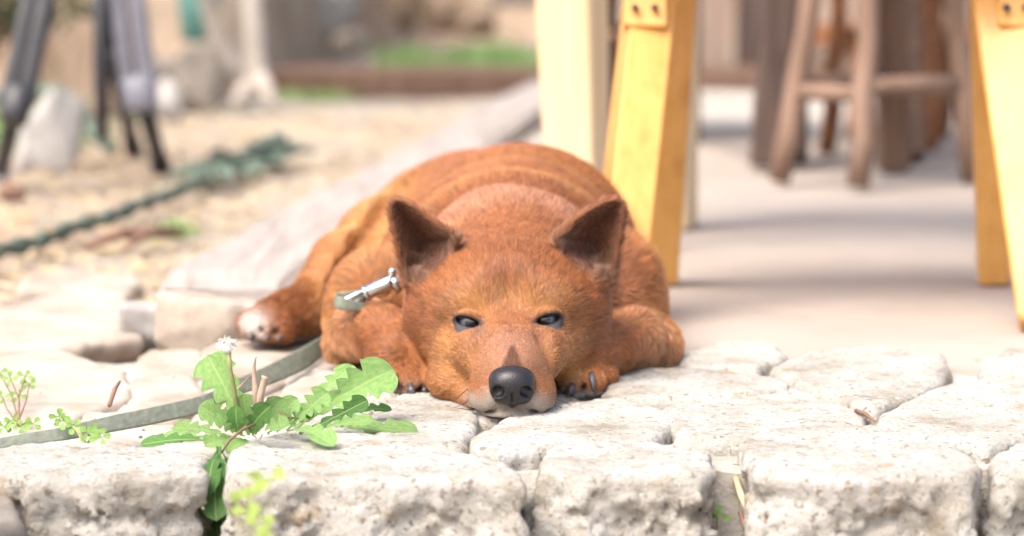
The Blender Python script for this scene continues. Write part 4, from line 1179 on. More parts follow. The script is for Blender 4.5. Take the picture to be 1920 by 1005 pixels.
LV = [  # base, tip (px, py, d), half width m, lobes, depth, bend, mat, facing
 ((555, 806, 2.13), (736, 689, 2.175), 0.0165, 5, 0.42, 0.03, 'leaf', (0.1, -1, 0.35)),
 ((560, 800, 2.15), (664, 686, 2.20), 0.0105, 5, 0.55, 0.05, 'leaf', (-0.3, -1, 0.3)),
 ((535, 806, 2.12), (618, 738, 2.13), 0.0135, 4, 0.55, 0.06, 'leaf', (-0.2, -1, 0.5)),
 ((560, 812, 2.11), (690, 752, 2.14), 0.0105, 4, 0.6, 0.05, 'leaf_dark', (0.2, -1, 0.7)),
 ((462, 806, 2.11), (386, 668, 2.13), 0.0160, 3, 0.45, 0.06, 'leaf', (-0.1, -1, 0.15)),
 ((452, 812, 2.10), (372, 765, 2.09), 0.0125, 3, 0.5, 0.10, 'leaf', (0.0, -1, 0.5)),
 ((468, 812, 2.11), (455, 738, 2.10), 0.0120, 3, 0.45, 0.14, 'leaf', (0.3, -1, 0.2)),
 ((478, 815, 2.10), (530, 745, 2.09), 0.0125, 3, 0.5, 0.12, 'leaf', (0.2, -1, 0.3)),
 ((480, 818, 2.10), (512, 762, 2.06), 0.0115, 3, 0.45, 0.2, 'leaf_dark', (-0.2, -1, 0.3)),
 ((470, 815, 2.13), (420, 712, 2.15), 0.0095, 4, 0.5, 0.05, 'leaf', (0.2, -1, 0.2)),
 ((600, 800, 2.13), (785, 808, 2.12), 0.0125, 4, 0.5, 0.03, 'leaf', (0, -0.6, 1)),
 ((545, 808, 2.11), (622, 838, 2.04), 0.0125, 3, 0.45, 0.10, 'leaf', (0, -0.7, 1)),
 ((630, 780, 2.17), (735, 770, 2.17), 0.0070, 4, 0.5, 0.08, 'leaf_dark', (0, -0.6, 1)),
 ((440, 826, 2.10), (262, 838, 2.09), 0.0090, 5, 0.5, 0.05, 'leaf_dark', (0, -0.6, 1)),
 ((450, 820, 2.11), (322, 806, 2.13), 0.0095, 4, 0.55, 0.06, 'leaf', (0, -0.7, 0.8)),
 ((455, 824, 2.09), (385, 838, 2.06), 0.0110, 3, 0.4, 0.10, 'leaf', (0, -0.8, 0.8)),
 ((465, 826, 2.085), (425, 850, 2.05), 0.0110, 3, 0.35, 0.12, 'leaf', (0.2, -0.8, 0.8)),
 ((405, 838, 2.05), (412, 976, 1.975), 0.0165, 2, 0.15, 0.10, 'leaf_dark', (0.1, -1, 0.1)),
 ((415, 842, 2.05), (382, 935, 1.98), 0.0140, 2, 0.25, 0.08, 'leaf_dark', (-0.2, -1, 0.1)),
 ((420, 850, 2.06), (428, 920, 2.01), 0.0085, 2, 0.3, 0.08, 'leaf_dark', (0.3, -1, 0.1)),
 ((500, 812, 2.10), (560, 748, 2.10), 0.0105, 4, 0.55, 0.10, 'leaf', (0.1, -1, 0.4)),
 ((520, 812, 2.12), (585, 765, 2.13), 0.0090, 4, 0.55, 0.08, 'leaf_dark', (-0.2, -1, 0.4)),
 ((450, 818, 2.09), (405, 770, 2.07), 0.0100, 3, 0.5, 0.16, 'leaf', (0.3, -1, 0.2)),
 ((462, 818, 2.08), (440, 760, 2.06), 0.0095, 3, 0.5, 0.18, 'leaf_dark', (-0.3, -1, 0.2)),
 ((490, 822, 2.07), (540, 800, 2.04), 0.0100, 3, 0.5, 0.15, 'leaf', (0, -0.8, 0.7)),
 ((580, 805, 2.12), (700, 790, 2.11), 0.0085, 5, 0.6, 0.05, 'leaf', (0, -0.7, 0.8)),
 ((430, 826, 2.09), (300, 822, 2.11), 0.0085, 4, 0.55, 0.05, 'leaf', (0, -0.7, 0.8)),
 ((410, 950, 2.03), (462, 1012, 1.985), 0.0110, 3, 0.4, 0.08, 'leaf', (0.2, -1, 0.3)),
 ((400, 960, 2.035), (420, 1030, 2.0), 0.012, 2, 0.3, 0.08, 'leaf_dark', (0, -1, 0.3)),
]
for i, (a, b_, w, lb, dp, bd, mt, fc) in enumerate(LV):
    leaf(P(*a), P(*b_), w * (1.15 if i in (0, 4) else 0.85), dand, M[mt], lb + 2, min(0.76, dp + 0.18), bd, 0.30, fc, seed=i)
MB().tube([P(452, 800, 2.10), P(440, 740, 2.095), P(431, 690, 2.09), P(428, 660, 2.09)], [0.0022, 0.0020, 0.0018, 0.0022], 8).build('stalk', M['stem_green'], dand)
MB().tube([P(481, 775, 2.095), P(479, 725, 2.095), P(476, 690, 2.095), P(479, 672, 2.09), P(481, 669, 2.088)], [0.0028, 0.0025, 0.0014, 0.0006, 0.0004], 8).build('stalk', M['stem_pink'], dand)
MB().tube([P(484, 775, 2.085), P(490, 735, 2.085), P(497, 710, 2.083), P(498, 706, 2.083)], [0.0030, 0.0026, 0.0024, 0.0034], 8).build('stalk', M['stem_pink'], dand)
sh = MB(); r_ = np.random.default_rng(3)
hc0 = P(426, 645, 2.09)
sh.ball(hc0 + [0, 0, -0.003], (0.0045, 0.0045, 0.004), 10, 6)
for _ in range(70):
    dv = r_.normal(size=3); dv[2] = abs(dv[2]) * 0.8 - 0.25; dv /= np.linalg.norm(dv)
    L = r_.uniform(0.0035, 0.0068)
    a = hc0 + dv * 0.003; e = hc0 + dv * L + np.array([0, 0, -0.001])
    sh.tube([a, e], [0.0006, 0.0002], 4)
    for k in range(3):
        d2 = dv + 0.9 * r_.normal(size=3); d2 /= np.linalg.norm(d2)
        sh.tube([e, e + d2 * 0.0025], [0.00025, 0.0001], 3)
sh.build('seed_head', M['fluff'], dand)
tw = MB(); tw.tube([P(478, 795, 2.06), P(455, 805, 2.05), P(430, 825, 2.05), P(415, 850, 2.045)], [0.0008, 0.0012, 0.0012, 0.0008], 5)
tw.build('dry_stalk', M['twig'], dand); tw = MB()
tw.tube([P(520, 768, 2.09), P(535, 782, 2.085), P(560, 785, 2.09)], [0.0008, 0.0008, 0.0004], 5); tw.build('dry_stalk', M['twig'], dand)

def small_plant(name, label, cat, spots, mat, stem_mat, size, base, d, group=None, leaflets=3, seed=0, stem_r=0.0007, round_leaf=True):
    o = empty(name, P(base[0], base[1], d), label, cat, group)
    r = np.random.default_rng(seed)
    sb = MB()
    for i, (px, py, dd) in enumerate(spots):
        c = P(px, py, dd)
        b0 = P(base[0] + r.uniform(-6, 6), base[1], d)
        mid = (b0 + c) / 2 + np.array([r.uniform(-0.004, 0.004), 0, 0.003])
        sb.tube([b0, mid, c], [stem_r * 1.3, stem_r, stem_r * 0.7], 5)
        a0 = r.uniform(0, 6)
        for k in range(leaflets):
            an = a0 + 2 * math.pi * k / leaflets + r.uniform(-0.2, 0.2)
            dv = np.array([math.cos(an), 0.35 * math.sin(an) - 0.3, 0.75 * math.sin(an)])
            leaf(c, c + dv * size * r.uniform(0.8, 1.2), size * (0.48 if round_leaf else 0.30), o, mat, 3, 0.0 if round_leaf else 0.35, 0.08, 0.2, (0, -1, 0.5), seed=seed * 31 + i * 7 + k, n=10, tipw=0.72)
    sb.build('stem', stem_mat, o)
    return o
small_plant('clover', 'yellow green clover sprig held up before the broad pale front stone, out of focus', 'clover', [(480, 905, 1.70), (508, 897, 1.70), (446, 945, 1.69), (470, 938, 1.69), (482, 985, 1.68), (500, 990, 1.68)], M['clover'], M['stem_green'], 0.0100, (450, 2010), 1.66, leaflets=2, seed=3)
small_plant('weed', 'small jagged green weed beside the green leash on the left stones', 'weed', [(120, 790, 2.12), (140, 800, 2.11), (165, 812, 2.09), (190, 820, 2.08), (180, 808, 2.1), (112, 782, 2.13)], M['sprig'], M['stem_green'], 0.0085, (160, 838), 2.085, leaflets=4, seed=5, round_leaf=False)
small_plant('weed', 'feathery weed with reddish stems at the edge of the earth, behind the leash', 'weed', [(20, 710, 2.33), (48, 705, 2.34), (5, 745, 2.3), (35, 740, 2.31), (0, 700, 2.35), (55, 720, 2.33), (22, 790, 2.24), (8, 800, 2.24), (40, 800, 2.2), (62, 795, 2.2)], M['sprig'], M['twig'], 0.008, (35, 800), 2.24, leaflets=4, seed=7, round_leaf=False)
small_plant('weed', 'tiny bright green sprig rising from the gap right of the small square front stone', 'weed', [(1322, 975, 1.99), (1335, 955, 1.99), (1318, 990, 1.99), (1345, 968, 1.99), (1340, 945, 1.99)], M['sprig'], M['stem_green'], 0.008, (1320, 1030), 1.99, leaflets=2, seed=9, round_leaf=False)
small_plant('weed', 'tiny bright green sprig at the foot of the widest front stone', 'weed', [(1440, 992, 1.94), (1455, 985, 1.94), (1425, 998, 1.94), (1465, 998, 1.94)], M['sprig'], M['stem_green'], 0.009, (1445, 1040), 1.94, leaflets=2, seed=10, round_leaf=False)

# ------------------------------------------------------------------ yellow bench (legs in view, seat above the frame)
bench = empty('wooden_bench', (0.33, 2.97, 0), 'yellow varnished wooden bench with splayed legs standing on the floor behind the dog', 'bench')
def leg(a, b_, w, d, mat, parent, zt=None, side=(1, 0, 0), name='leg', wt=None):
    a, b_ = np.asarray(a, float), np.asarray(b_, float)
    if zt is not None:
        t = (zt - a[2]) / (b_[2] - a[2]); b_ = a + (b_ - a) * t
    MB().beam(a, b_, w, d, wt, None, side, 0.05).build(name, mat, parent, smooth=False)
    return b_
ZS = 0.42
fl_top = leg(P(1150, 612, 2.74), P(1218, 0, 2.93), 0.045, 0.055, M['yellow_wood'], bench, ZS, side=(1, 0.25, 0))
rl_top = leg(P(1236, 516, 3.13), P(1268, 0, 3.02), 0.034, 0.055, M['yellow_wood'], bench, ZS, side=(1, 0.1, 0))
fr_top = leg(P(1962, 612, 2.74), P(1872, 0, 2.93), 0.052, 0.055, M['yellow_wood'], bench, ZS, side=(1, -0.25, 0))
rr_top = leg(P(1862, 516, 3.13), P(1848, 0, 3.02), 0.034, 0.055, M['yellow_wood'], bench, ZS, side=(1, -0.1, 0))
for cx in (1210, 1908):
    a = P(cx, 55, 2.885); bb_ = P(cx, -60, 2.91)
    bo = MB().beam(a, bb_, 0.043, 0.022, side=(1, 0, 0), bev=0.08).build('bracket_block', M['yellow_wood'], bench, smooth=False)
    for k in (-19, 18):
        c = P(cx + k, 14, 2.872)
        bt = MB().tube([c, c + np.array([0, 0.012, 0])], [0.0034, 0.0034], 10).build('bolt', M['metal_black'], bo)
MB().beam((fl_top[0] - 0.05, 2.955, ZS + 0.012), (fr_top[0] + 0.05, 2.955, ZS + 0.012), 0.028, 0.30, side=(0, 0, 1), bev=0.2).build('seat', M['yellow_wood'], bench, smooth=False)
# pale table behind it: slim tapered legs, top above the frame
table = empty('pine_table', (0.5, 3.4, 0), 'pale cream pine table with square tapered legs standing right behind the lying dog', 'table')
th = math.radians(-22)
tx, ty = np.array([math.cos(th), math.sin(th), 0]), np.array([-math.sin(th), math.cos(th), 0])
o0 = G(1088, 480, -0.008)
for (i, j) in ((0, 0), (1, 0), (0, 1), (1, 1)):
    a = o0 + tx * 0.80 * i + ty * 0.34 * j
    top = a + np.array([0, 0, 0.72]) + (-tx * 0.026 if i == 0 else tx * 0.026) + (-ty * 0.004 if j == 0 else ty * 0.004)
    MB().beam(a, top, 0.058, 0.058, 0.085, 0.085, side=tx, bev=0.05).build('leg', M['cream_wood'], table, smooth=False)
ctr = o0 + tx * 0.40 + ty * 0.17 + np.array([0, 0, 0.735])
MB().beam(ctr - tx * 0.48, ctr + tx * 0.48, 0.48, 0.032, side=ty, bev=0.2).build('table_top', M['cream_wood'], table, smooth=False)

# ------------------------------------------------------------------ stools and dark furniture further back
def log_leg(a, b_, r, mat, parent, name='leg'):
    a, b_ = np.asarray(a, float), np.asarray(b_, float)
    n = 6
    pts = [a + (b_ - a) * k / n + 0.003 * np.array([math.sin(3.1 * k + a[0] * 9), math.cos(2.3 * k), 0]) for k in range(n + 1)]
    return MB().tube(pts, [r * (0.9 + 0.06 * math.sin(k * 1.7)) for k in range(n + 1)], 12).build(name, mat, parent)
def stool(name, feet, tops, r, zs, rung_z, mat, label, seat_mat=None, group=None):
    feet = [np.asarray(f, float) for f in feet]; tops = [np.asarray(t, float) for t in tops]
    o = empty(name, np.mean(feet, axis=0), label, 'stool', group)
    for a, t in zip(feet, tops): log_leg(a, t, r, mat, o)
    n = len(feet)
    for i in range(n):
        z = rung_z + 0.012 * (i % 2)
        a = feet[i] + (tops[i] - feet[i]) * (z / tops[i][2]); c = feet[(i+1) % n] + (tops[(i+1) % n] - feet[(i+1) % n]) * (z / tops[(i+1) % n][2])
        MB().tube([a, (a + c) / 2, c], r * 0.72, 10).build('rung', mat, o)
    c = np.mean(tops, axis=0); s = max(np.linalg.norm(t - c) for t in tops) * 1.15
    MB().tube([c, c + [0, 0, 0.008], c + [0, 0, 0.035], c + [0, 0, 0.042]], [s * 0.95, s, s, s * 0.95], 24).build('seat', seat_mat or mat, o)
    return o
f1 = [G(1463, 341), G(1612, 352), G(1822, 338), G(1690, 316)]
t1 = []
for f, (px, d) in zip(f1, ((1520, 4.40), (1628, 4.33), (1790, 4.40), (1672, 4.62))):
    p0 = P(px, 0, d); t1.append(f + (p0 - f) * ((0.44 - f[2]) / (p0[2] - f[2])))
stool('log_stool', f1, t1, 0.019, 0.44, 0.140, M['log_wood'], 'rustic brown stool of peeled round legs joined by rungs, standing on the floor')
dt = empty('dark_table', G(1450, 312), 'dark brown wooden table with heavy square legs standing behind the rustic peeled stool', 'table')
for a, b_, w in ((G(1437, 314), P(1462, 0, 4.70), 0.056), (G(1494, 300), P(1490, 0, 4.95), 0.036), (G(1676, 318), P(1668, 0, 4.62), 0.050), (G(1712, 300), P(1700, 0, 4.95), 0.04)):
    t = (0.70 - a[2]) / (b_[2] - a[2])
    MB().beam(a, a + (b_ - a) * t, w, 0.06, side=(1, 0, 0), bev=0.08).build('leg', M['dark_wood'] if w > 0.052 or w < 0.038 else M['brown_wood'], dt, smooth=False)
MB().beam(G(1292, 266, -0.01), G(1292, 266, -0.01) + [0.0, 0, 0.70], 0.04, 0.05, side=(1, 0, 0), bev=0.08).build('leg', M['brown_wood'], dt, smooth=False)
MB().beam(P(1292, 150, G(1292, 266)[1]), P(1445, 152, 4.74), 0.03, 0.022, side=(0, 0, 1), bev=0.1).build('stretcher', M['brown_wood'], dt, smooth=False)
MB().beam(P(1496, 158, 4.93), P(1700, 160, 4.93), 0.026, 0.022, side=(0, 0, 1), bev=0.1).build('stretcher', M['dark_wood'], dt, smooth=False)
MB().beam((0.33, 4.8, 0.715), (0.86, 4.8, 0.715), 0.50, 0.035, side=(0, 1, 0), bev=0.15).build('table_top', M['dark_wood'], dt, smooth=False)
f2 = [G(1738, 255), G(1860, 262), G(1770, 236), G(1880, 240)]; f2 = [f2[0], f2[1], f2[3], f2[2]]
t2 = [f + np.array([-0.03 * (1 if i in (1, 2) else -1), 0.03 * (1 if i < 2 else -1), 0.45]) for i, f in enumerate(f2)]
stool('dark_stool', f2, t2, 0.018, 0.45, 0.16, M['dark_wood'], 'dark wooden stool standing farther back beside the heavy dark table')
f3 = [G(1285, 250), G(1395, 262), G(1400, 225), G(1300, 218)]
f3 = [G(1262, 262), G(1282, 232), G(1150, 232), G(1130, 258)]
t3 = [f + np.array([0, 0, 0.45]) for f in f3]
stool('brown_stool', f3, t3, 0.016, 0.45, 0.18, M['brown_wood'], 'brown wooden stool seen between the pale pine leg and the yellow bench leg')

f4 = [G(1552, 288), G(1745, 282), G(1765, 258), G(1600, 262)]
t4 = [f + np.array([0.03 * (1 if i in (0, 3) else -1), 0.02 * (1 if i < 2 else -1), 0.45]) for i, f in enumerate(f4)]
stool('russet_stool', f4, t4, 0.017, 0.45, 0.19, M['russet_wood'], 'reddish brown wooden stool standing between the rustic peeled stool and the dark stool')
# shed front along the far side of the yard: sill, boards, uprights
shed = empty('shed_front', (1.4, 7.5, 0), 'brown boarded shed front with a dark sill standing across the far side of the yard', 'shed')
xs = [0.40 + 0.125 * i for i in range(24)]
for i, x in enumerate(xs):
    MB().beam((x, 7.62 + 0.012 * (i % 2), 0.02), (x, 7.62 + 0.012 * (i % 2), 2.0), 0.118, 0.022, side=(1, 0, 0), bev=0.08).build('board', M['shed'], shed, smooth=False)
MB().beam((0.34, 7.56, 0.015), (3.4, 7.56, 0.015), 0.05, 0.09, side=(0, 0, 1), bev=0.1).build('sill', M['dark_wood'], shed, smooth=False)
for x in (0.62, 1.05, 1.55, 2.1):
    MB().beam((x, 7.575, 0.0), (x, 7.575, 2.0), 0.05, 0.05, side=(1, 0, 0), bev=0.1).build('upright', M['dark_wood'], shed, smooth=False)
MB().beam((0.70, 7.54, 0.125), (3.0, 7.54, 0.125), 0.06, 0.04, side=(0, 0, 1), bev=0.1).build('rail', M['russet_wood'], shed, smooth=False)
MB().beam((0.34, 7.7, 2.02), (3.4, 7.7, 2.02), 0.6, 0.05, side=(0, 1, 0), bev=0.1).build('roof_board', M['dark_wood'], shed, smooth=False)

# ------------------------------------------------------------------ left background
tri = empty('tripod', G(170, 330), 'black metal tripod stand with folding grey clamped legs on the straw-covered earth', 'tripod')
apex = P(175, -520, 4.75)
def trileg(knee, foot, w, grey, tipmat):
    knee, foot = np.asarray(knee), np.asarray(foot)
    dirn = (knee - apex) / np.linalg.norm(knee - apex)
    sd = np.cross(dirn, [0, 1, 0]); sd /= np.linalg.norm(sd)
    lg = empty_child = None
    l = MB().beam(apex + sd * w * 0.7, knee + sd * w * 0.7, 0.026, 0.03, side=sd).beam(apex - sd * w * 0.7, knee - sd * w * 0.7, 0.026, 0.03, side=sd).build('leg', M['metal_grey'] if grey else M['metal_black'], tri)
    MB().beam(knee - dirn * 0.03, knee + dirn * 0.025, w * 2.4, 0.045, side=sd, bev=0.2).build('clamp', M['metal_grey'] if grey else M['metal_black'], l)
    MB().tube([knee - dirn * 0.02, knee + (foot - knee) * 0.9], [0.016, 0.014], 12).build('lower_tube', M['metal_black'], l)
    MB().tube([knee + (foot - knee) * 0.82, knee + (foot - knee) * 0.97, foot], [0.017, 0.018, 0.012], 12).build('foot', tipmat, l)
trileg(P(30, 200, 4.45), G(-5, 345, -0.03), 0.018, False, M['rubber_pale'])
trileg(P(262, 180, 4.62), G(305, 322, -0.03), 0.022, True, M['metal_black'])
trileg(P(215, 120, 4.95), G(252, 290, -0.03), 0.020, False, M['metal_black'])
MB().tube([P(185, -100, 4.78), P(190, 160, 4.78), P(192, 262, 4.78)], [0.013, 0.013, 0.010], 12).build('centre_column', M['metal_black'], tri)
MB().ball(apex, (0.06, 0.06, 0.05), 16, 10).tube([apex, apex + [0, 0, 0.12]], [0.035, 0.03], 14).build('head', M['metal_black'], tri)

rock('leaning_slab', 92, 0, 5.0, (0.115, 0.06, 0.20), 21, 'pale_rock', 'pale grey slab of rock leaning behind the black tripod', rotz=0.2, lean=0.12, zb=-0.05)
rock('rock', 318, 0, 6.4, (0.06, 0.06, 0.11), 22, 'pale_rock', 'small cream coloured stone standing before the dark rocks near the pale trunk', zb=-0.04)
rock('rock', 372, 0, 6.7, (0.16, 0.12, 0.20), 23, 'slate', 'dark brown grey rock at the foot of the pale tree trunk', zb=-0.05)
rock('rock', 300, 0, 6.9, (0.20, 0.14, 0.17), 24, 'slate', 'dark rock behind the small cream coloured stone', zb=-0.05, rotz=0.7)
rock('flat_boulder', 600, 0, 8.6, (0.30, 0.25, 0.17), 25, 'pale_rock', 'large pale grey boulder with a sloping top in the bed behind the brown sleeper', zb=0.05, lean=-0.35, rotz=0.2)
rock('rock', 545, 0, 9.2, (0.26, 0.2, 0.34), 26, 'pale_rock', 'bluish white rock standing behind the large sloping boulder', zb=0.05, rotz=0.5)
rock('rock', 950, 0, 9.6, (0.36, 0.25, 0.32), 27, 'pale_rock', 'white rock beyond the green grass patch beside the pale table leg', zb=0.15, rotz=0.2)
rock('rock', 845, 0, 9.0, (0.26, 0.2, 0.22), 28, 'earth', 'brown clod of earth above the green grass patch', 'clod', zb=0.08, rotz=0.6)
rock('rock', 755, 0, 9.1, (0.14, 0.14, 0.26), 29, 'earth', 'narrow brown clod standing between the boulder and the grass patch', 'clod', zb=0.08, rotz=0.2)
# earth bank closing the view at the back left
bv_x = np.linspace(-6, 1.2, 120); bv_t = np.linspace(0, 1, 30)
BX2, BT = np.meshgrid(bv_x, bv_t, indexing='ij')
bn = fbm(np.stack([BX2 * 3, BT * 4, BX2 * 0], -1), 91, 4)
front = np.where(BX2 < -0.55, 6.9, 9.9) + 0.0
front = 9.9 - 2.9 * sstep(-0.35, -0.75, BX2)
bank = quad_mesh('earth_bank', np.stack([BX2, front + 0.25 * bn + BT * 1.2, -0.08 + 0.95 * sstep(0, 0.8, BT) + 0.12 * bn], -1).reshape(-1, 3),
                 (lambda a: np.stack([a, a + 30, a + 31, a + 1], 1))((np.arange(119 * 29) // 29) * 30 + np.arange(119 * 29) % 29), M['earth'], None, (0, 0, 0))
tag(bank, kind='structure')
# pale tree with flaring foot and a slanting limb
tree = empty('pale_tree', G(475, 180), 'pale barked tree trunk with a slanting limb and flared foot by the brown sleeper', 'tree')
tb = MB()
tb.tube([P(482, 188, 6.75), P(480, 150, 6.75), P(476, 90, 6.75), P(472, 0, 6.8), P(466, -250, 6.9), P(470, -700, 6.95), P(460, -1500, 7.0)], [0.052, 0.034, 0.028, 0.027, 0.026, 0.022, 0.012], 14)
tb.tube([P(478, 140, 6.75), P(500, 170, 6.7), P(512, 195, 6.62)], [0.03, 0.022, 0.010], 10)
tb.tube([P(470, 150, 6.75), P(452, 180, 6.7), P(440, 195, 6.65)], [0.03, 0.02, 0.010], 10)
tb.build('trunk', M['bark_pale'], tree)
MB().tube([P(462, 160, 6.75), P(430, 120, 6.72), P(405, 70, 6.7), P(388, 0, 6.7), P(370, -180, 6.6), P(320, -500, 6.4)], [0.026, 0.022, 0.020, 0.019, 0.016, 0.008], 12).build('limb', M['bark_pale'], tree)
cr = MB(); r_ = np.random.default_rng(5)
for _ in range(1500):
    c = P(440, -1500, 6.9) + r_.normal(size=3) * np.array([0.45, 0.45, 0.35])
    a = r_.normal(size=3); a /= np.linalg.norm(a); b2 = np.cross(a, r_.normal(size=3)); b2 /= np.linalg.norm(b2)
    s = r_.uniform(0.03, 0.05)
    cr.add([c - a * s, c + b2 * s * 0.4, c + a * s, c - b2 * s * 0.4], [(0, 1, 2, 3)])
cro = cr.build('crown', M['leaf_dark'], tree, smooth=False); cro['kind'] = 'stuff'
# teal bucket behind the limb
bk = empty('teal_bucket', P(372, 85, 7.0), 'teal plastic bucket standing on the rocks behind the slanting pale limb', 'bucket')
b0 = P(374, 78, 7.0)
MB().tube([b0, b0 + [0, 0, 0.004], b0 + [0, 0, 0.2]], [0.042, 0.045, 0.062], 20, cap=True).build('bucket_body', M['teal'], bk)
MB().tube([b0 + [0, 0, 0.195], b0 + [0, 0, 0.21]], [0.067, 0.067], 20).build('rim', M['teal'], bk)

# green net rolled into a rope across the straw
net = empty('rolled_net', G(300, 400), 'dark green rolled netting lying like a rope across the straw, bunched at its end', 'net')
nb_ = MB(); r_ = np.random.default_rng(11)
path = [(-60, 505), (40, 478), (130, 446), (220, 415), (300, 385), (360, 362), (420, 335), (470, 315), (530, 300)]
Pn = np.array([G(x, y, -0.02) for x, y in path])
tt = np.linspace(0, 1, 140); ii = np.linspace(0, 1, len(Pn))
ctrp = np.stack([np.interp(tt, ii, Pn[:, k]) for k in range(3)], 1)
for k in range(4):
    ph = k * math.pi / 2
    amp = 0.007 + 0.024 * sstep(0.72, 1.0, tt)
    off = np.stack([0 * tt, amp * np.sin(tt * 75 + ph), 0.011 + amp * 0.8 * np.cos(tt * 75 + ph) + 0.008 * sstep(0.7, 1, tt)], 1)
    nb_.tube(list(ctrp + off), list(0.0045 + 0.0032 * np.sin(tt * 110 + k * 0.5) + 0.004 * sstep(0.75, 0.95, tt)), 7)
nb_.build('twisted_strand', M['net'], net)
mesh_b = MB()
for _ in range(160):
    t = r_.uniform(0.66, 1.0); c = np.array([np.interp(t, ii, Pn[:, k]) for k in range(3)]) + r_.normal(size=3) * [0.03, 0.07, 0.0] + [0, 0, 0.02]
    a = np.append(r_.normal(size=2), 0.3 * r_.normal()); a /= np.linalg.norm(a); b2 = np.cross(a, [0, 0, 1]); s = r_.uniform(0.012, 0.03)
    mesh_b.add([c - a * s, c + b2 * s * 0.5 + [0, 0, 0.01], c + a * s, c - b2 * s * 0.5], [(0, 1, 2, 3)])
mo = mesh_b.build('loose_scraps', M['net'], net, smooth=False); mo['kind'] = 'stuff'
for k, (a, b_, r) in enumerate((((165, 462), (330, 440), 0.009), ((230, 470), (345, 428), 0.006))):
    p0, p1 = G(*a, -0.02), G(*b_, -0.02)
    o = MB().tube([p0, (p0 * 2 + p1) / 3 + [0, 0.02, 0.01], (p0 + 2 * p1) / 3 - [0, 0.01, -0.008], p1], [r * 0.6, r, r * 0.8, r * 0.4], 8).build('twig', M['twig'])
    tag(o, ['thick reddish dry twig lying on the straw just in front of the rolled green netting', 'thin reddish dry twig lying alongside the thicker twig'][k], 'twig')
o = MB().tube([P(8, 365, 4.3), P(22, 358, 4.32), P(40, 366, 4.3)], [0.012, 0.018, 0.010], 8).build('wood_chip', M['twig']); tag(o, 'dark reddish wood chip on the earth below the pale tripod foot', 'wood chip')

hs_ = MB().tube([P(-60, 190, 5.3), P(40, 176, 5.25), P(110, 176, 5.2), P(150, 205, 5.1), P(172, 250, 5.0), P(215, 282, 4.95)], [0.014, 0.016, 0.018, 0.014, 0.012, 0.010], 10).build('green_hose', M['net'])
tag(hs_, 'dark green hose hanging over the pale leaning slab behind the tripod', 'hose')
bush = empty('shrub', (-1.25, 7.1, 0.15), 'dark olive shrub on the earth bank behind the tripod', 'shrub')
M['olive'] = noise_mat('olive_leaf', [(0.3, (0.035, 0.045, 0.018)), (0.7, (0.10, 0.11, 0.045))], scale=9, rough=0.7, bump=0)
bm_ = MB(); r_ = np.random.default_rng(8)
for _ in range(1400):
    c = np.array([-1.22, 6.65, 0.27]) + r_.normal(size=3) * np.array([0.13, 0.12, 0.07])
    a = r_.normal(size=3); a /= np.linalg.norm(a); b2 = np.cross(a, r_.normal(size=3)); b2 /= np.linalg.norm(b2); s = r_.uniform(0.012, 0.028)
    bm_.add([c - a * s, c + b2 * s * 0.45, c + a * s, c - b2 * s * 0.45], [(0, 1, 2, 3)])
fo_ = bm_.build('foliage', M['olive'], bush, smooth=False); fo_['kind'] = 'stuff'
for k in range(4):
    e_ = np.array([-1.22, 6.65, 0.25]) + r_.normal(size=3) * [0.1, 0.08, 0.04]
    MB().tube([(-1.27 + 0.01 * k, 6.78, 0.08), (np.array([-1.27, 6.78, 0.08]) + e_) / 2 + [0.01, 0, 0], e_], [0.009, 0.007, 0.003], 7).build('stem', M['twig'], bush)
for k, (px, d, sz, mt, zb, lb) in enumerate(((150, 6.6, (0.22, 0.16, 0.24), 'earth', -0.03, 'tall brown clod of earth standing behind the tripod legs'), (215, 6.8, (0.12, 0.12, 0.14), 'sandstone', 0.0, 'tan rock between the tripod and the dark rocks'),
        (420, 7.4, (0.14, 0.12, 0.10), 'pale_rock', 0.02, 'pale grey rock behind the slanting limb'), (660, 8.2, (0.12, 0.1, 0.07), 'sandstone', 0.05, 'tan stone beside the large sloping boulder'), (890, 8.9, (0.20, 0.14, 0.15), 'earth', 0.07, 'reddish clod at the right end of the grassy bed'))):
    rock('rock', px, 0, d, sz, 60 + k, mt, lb, rotz=0.4 * k, zb=zb)
# grass tufts in the bed
M['grass'] = noise_mat('grass', [(0.3, (0.16, 0.28, 0.08)), (0.7, (0.28, 0.42, 0.16))], scale=5, rough=0.7, bump=0)
gr = MB(); r_ = np.random.default_rng(2)
def tuft(cx, cy, n, h, sx, sy):
    for _ in range(n):
        x, y = cx + r_.normal() * sx, cy + r_.normal() * sy
        z = float(ground_z(np.array([[x]]), np.array([[y]]))[0, 0])
        L = h * r_.uniform(0.5, 1.2); dx, dy = r_.normal(size=2) * 0.35 * L
        w = 0.004; a = r_.uniform(0, 3.14); wx, wy = w * math.cos(a), w * math.sin(a)
        gr.add([(x - wx, y - wy, z - 0.005), (x + wx, y + wy, z - 0.005), (x + dx * 0.5 + wx * .7, y + dy * 0.5 + wy * .7, z + L * 0.6), (x + dx * 0.5 - wx * .7, y + dy * 0.5 - wy * .7, z + L * 0.6), (x + dx, y + dy, z + L)], [(0, 1, 2, 3), (3, 2, 4)])
tuft(-0.29, 8.0, 260, 0.07, 0.04, 0.12); tuft(-0.15, 8.0, 200, 0.055, 0.05, 0.12); tuft(-0.07, 8.0, 320, 0.075, 0.05, 0.12); tuft(0.03, 8.1, 220, 0.055, 0.06, 0.12)
tuft(-0.52, 7.35, 160, 0.03, 0.05, 0.05); tuft(-0.47, 3.95, 60, 0.025, 0.012, 0.03); tuft(-1.1, 5.6, 300, 0.10, 0.12, 0.1)
go = gr.build('grass', M['grass'], None, smooth=False)
tag(go, 'bright green grass tufts growing in the bed behind the sleeper', 'grass', kind='stuff')
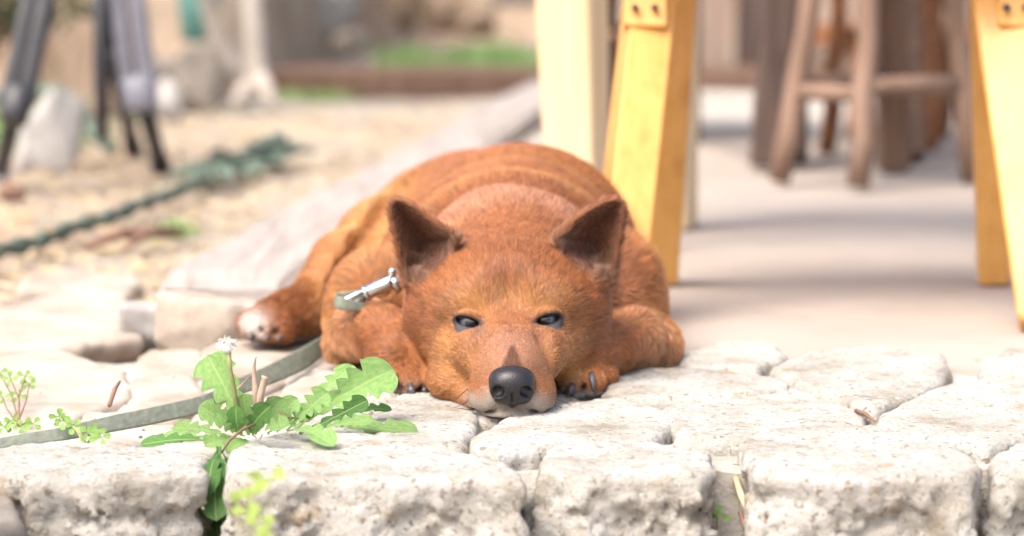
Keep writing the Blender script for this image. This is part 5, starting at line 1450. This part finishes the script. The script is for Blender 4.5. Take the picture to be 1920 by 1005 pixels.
# straw over the earth
st = MB(); r_ = np.random.default_rng(12)
for _ in range(5200):
    y = 2.6 + 4.2 * r_.random() ** 1.3
    x = r_.uniform(-0.25 * y - 0.2, tline(y) - 0.03)
    z = float(ground_z(np.array([[x]]), np.array([[y]]))[0, 0]) + r_.uniform(0.002, 0.008)
    a = r_.uniform(0, 3.14); L = r_.uniform(0.015, 0.06); w = r_.uniform(0.0008, 0.0022)
    dx, dy = L * math.cos(a), L * math.sin(a); nx, ny = -w * math.sin(a), w * math.cos(a)
    st.add([(x - dx/2 + nx, y - dy/2 + ny, z), (x - dx/2 - nx, y - dy/2 - ny, z), (x + nx*.0, y + ny*.0, z + 0.004), (x + dx/2, y + dy/2, z + r_.uniform(-0.002, 0.006))], [(0, 1, 2), (0, 2, 3)])
so = st.build('straw_litter', M['straw'], None, smooth=False)
tag(so, 'dry straw scattered over the pale earth left of the timber edging', 'straw', kind='stuff')
# dry stalks and crumbs caught between the stones
for (pts_, r, mt, lb) in (([(1378, 892, 2.03), (1390, 930, 2.0), (1400, 962, 1.985)], 0.0024, 'straw', 'dry tan stalk stuck in the gap left of the widest front stone'),
                          ([(1388, 960, 1.995), (1396, 985, 1.985), (1400, 1000, 1.98)], 0.0018, 'twig', 'short dark twig in the gap below the dry tan stalk'),
                          ([(1605, 770, 2.215), (1622, 776, 2.20), (1640, 790, 2.18)], 0.0018, 'twig', 'thin dry twig lying where the paving stones meet right of the dog'),
                          ([(415, 775, 2.15), (440, 735, 2.25), (470, 705, 2.33)], 0.0012, 'straw', 'pale straw stem lying beside the leash behind the dandelion'),
                          ([(205, 760, 2.25), (215, 730, 2.28), (225, 715, 2.3)], 0.0018, 'twig', 'short reddish dry stem standing on the left stones above the leash')):
    o = MB().tube([P(*p) for p in pts_], [r, r * 1.1, r * 0.5], 6).build('dry_stem', M[mt]); tag(o, lb, 'dry stem')
cb = MB(); r_ = np.random.default_rng(33)
for _ in range(260):
    x, y = r_.uniform(-0.5, 0.5), r_.uniform(2.03, 2.6)
    z = -0.011 + r_.uniform(-0.004, 0.003); s = r_.uniform(0.0008, 0.002)
    cb.ball((x, y, z), (s, s * r_.uniform(0.6, 1), s * 0.7), 6, 4)
co = cb.build('grit', M['mortar']); tag(co, 'pale grit lying in the joints between the stones', 'grit', kind='stuff')
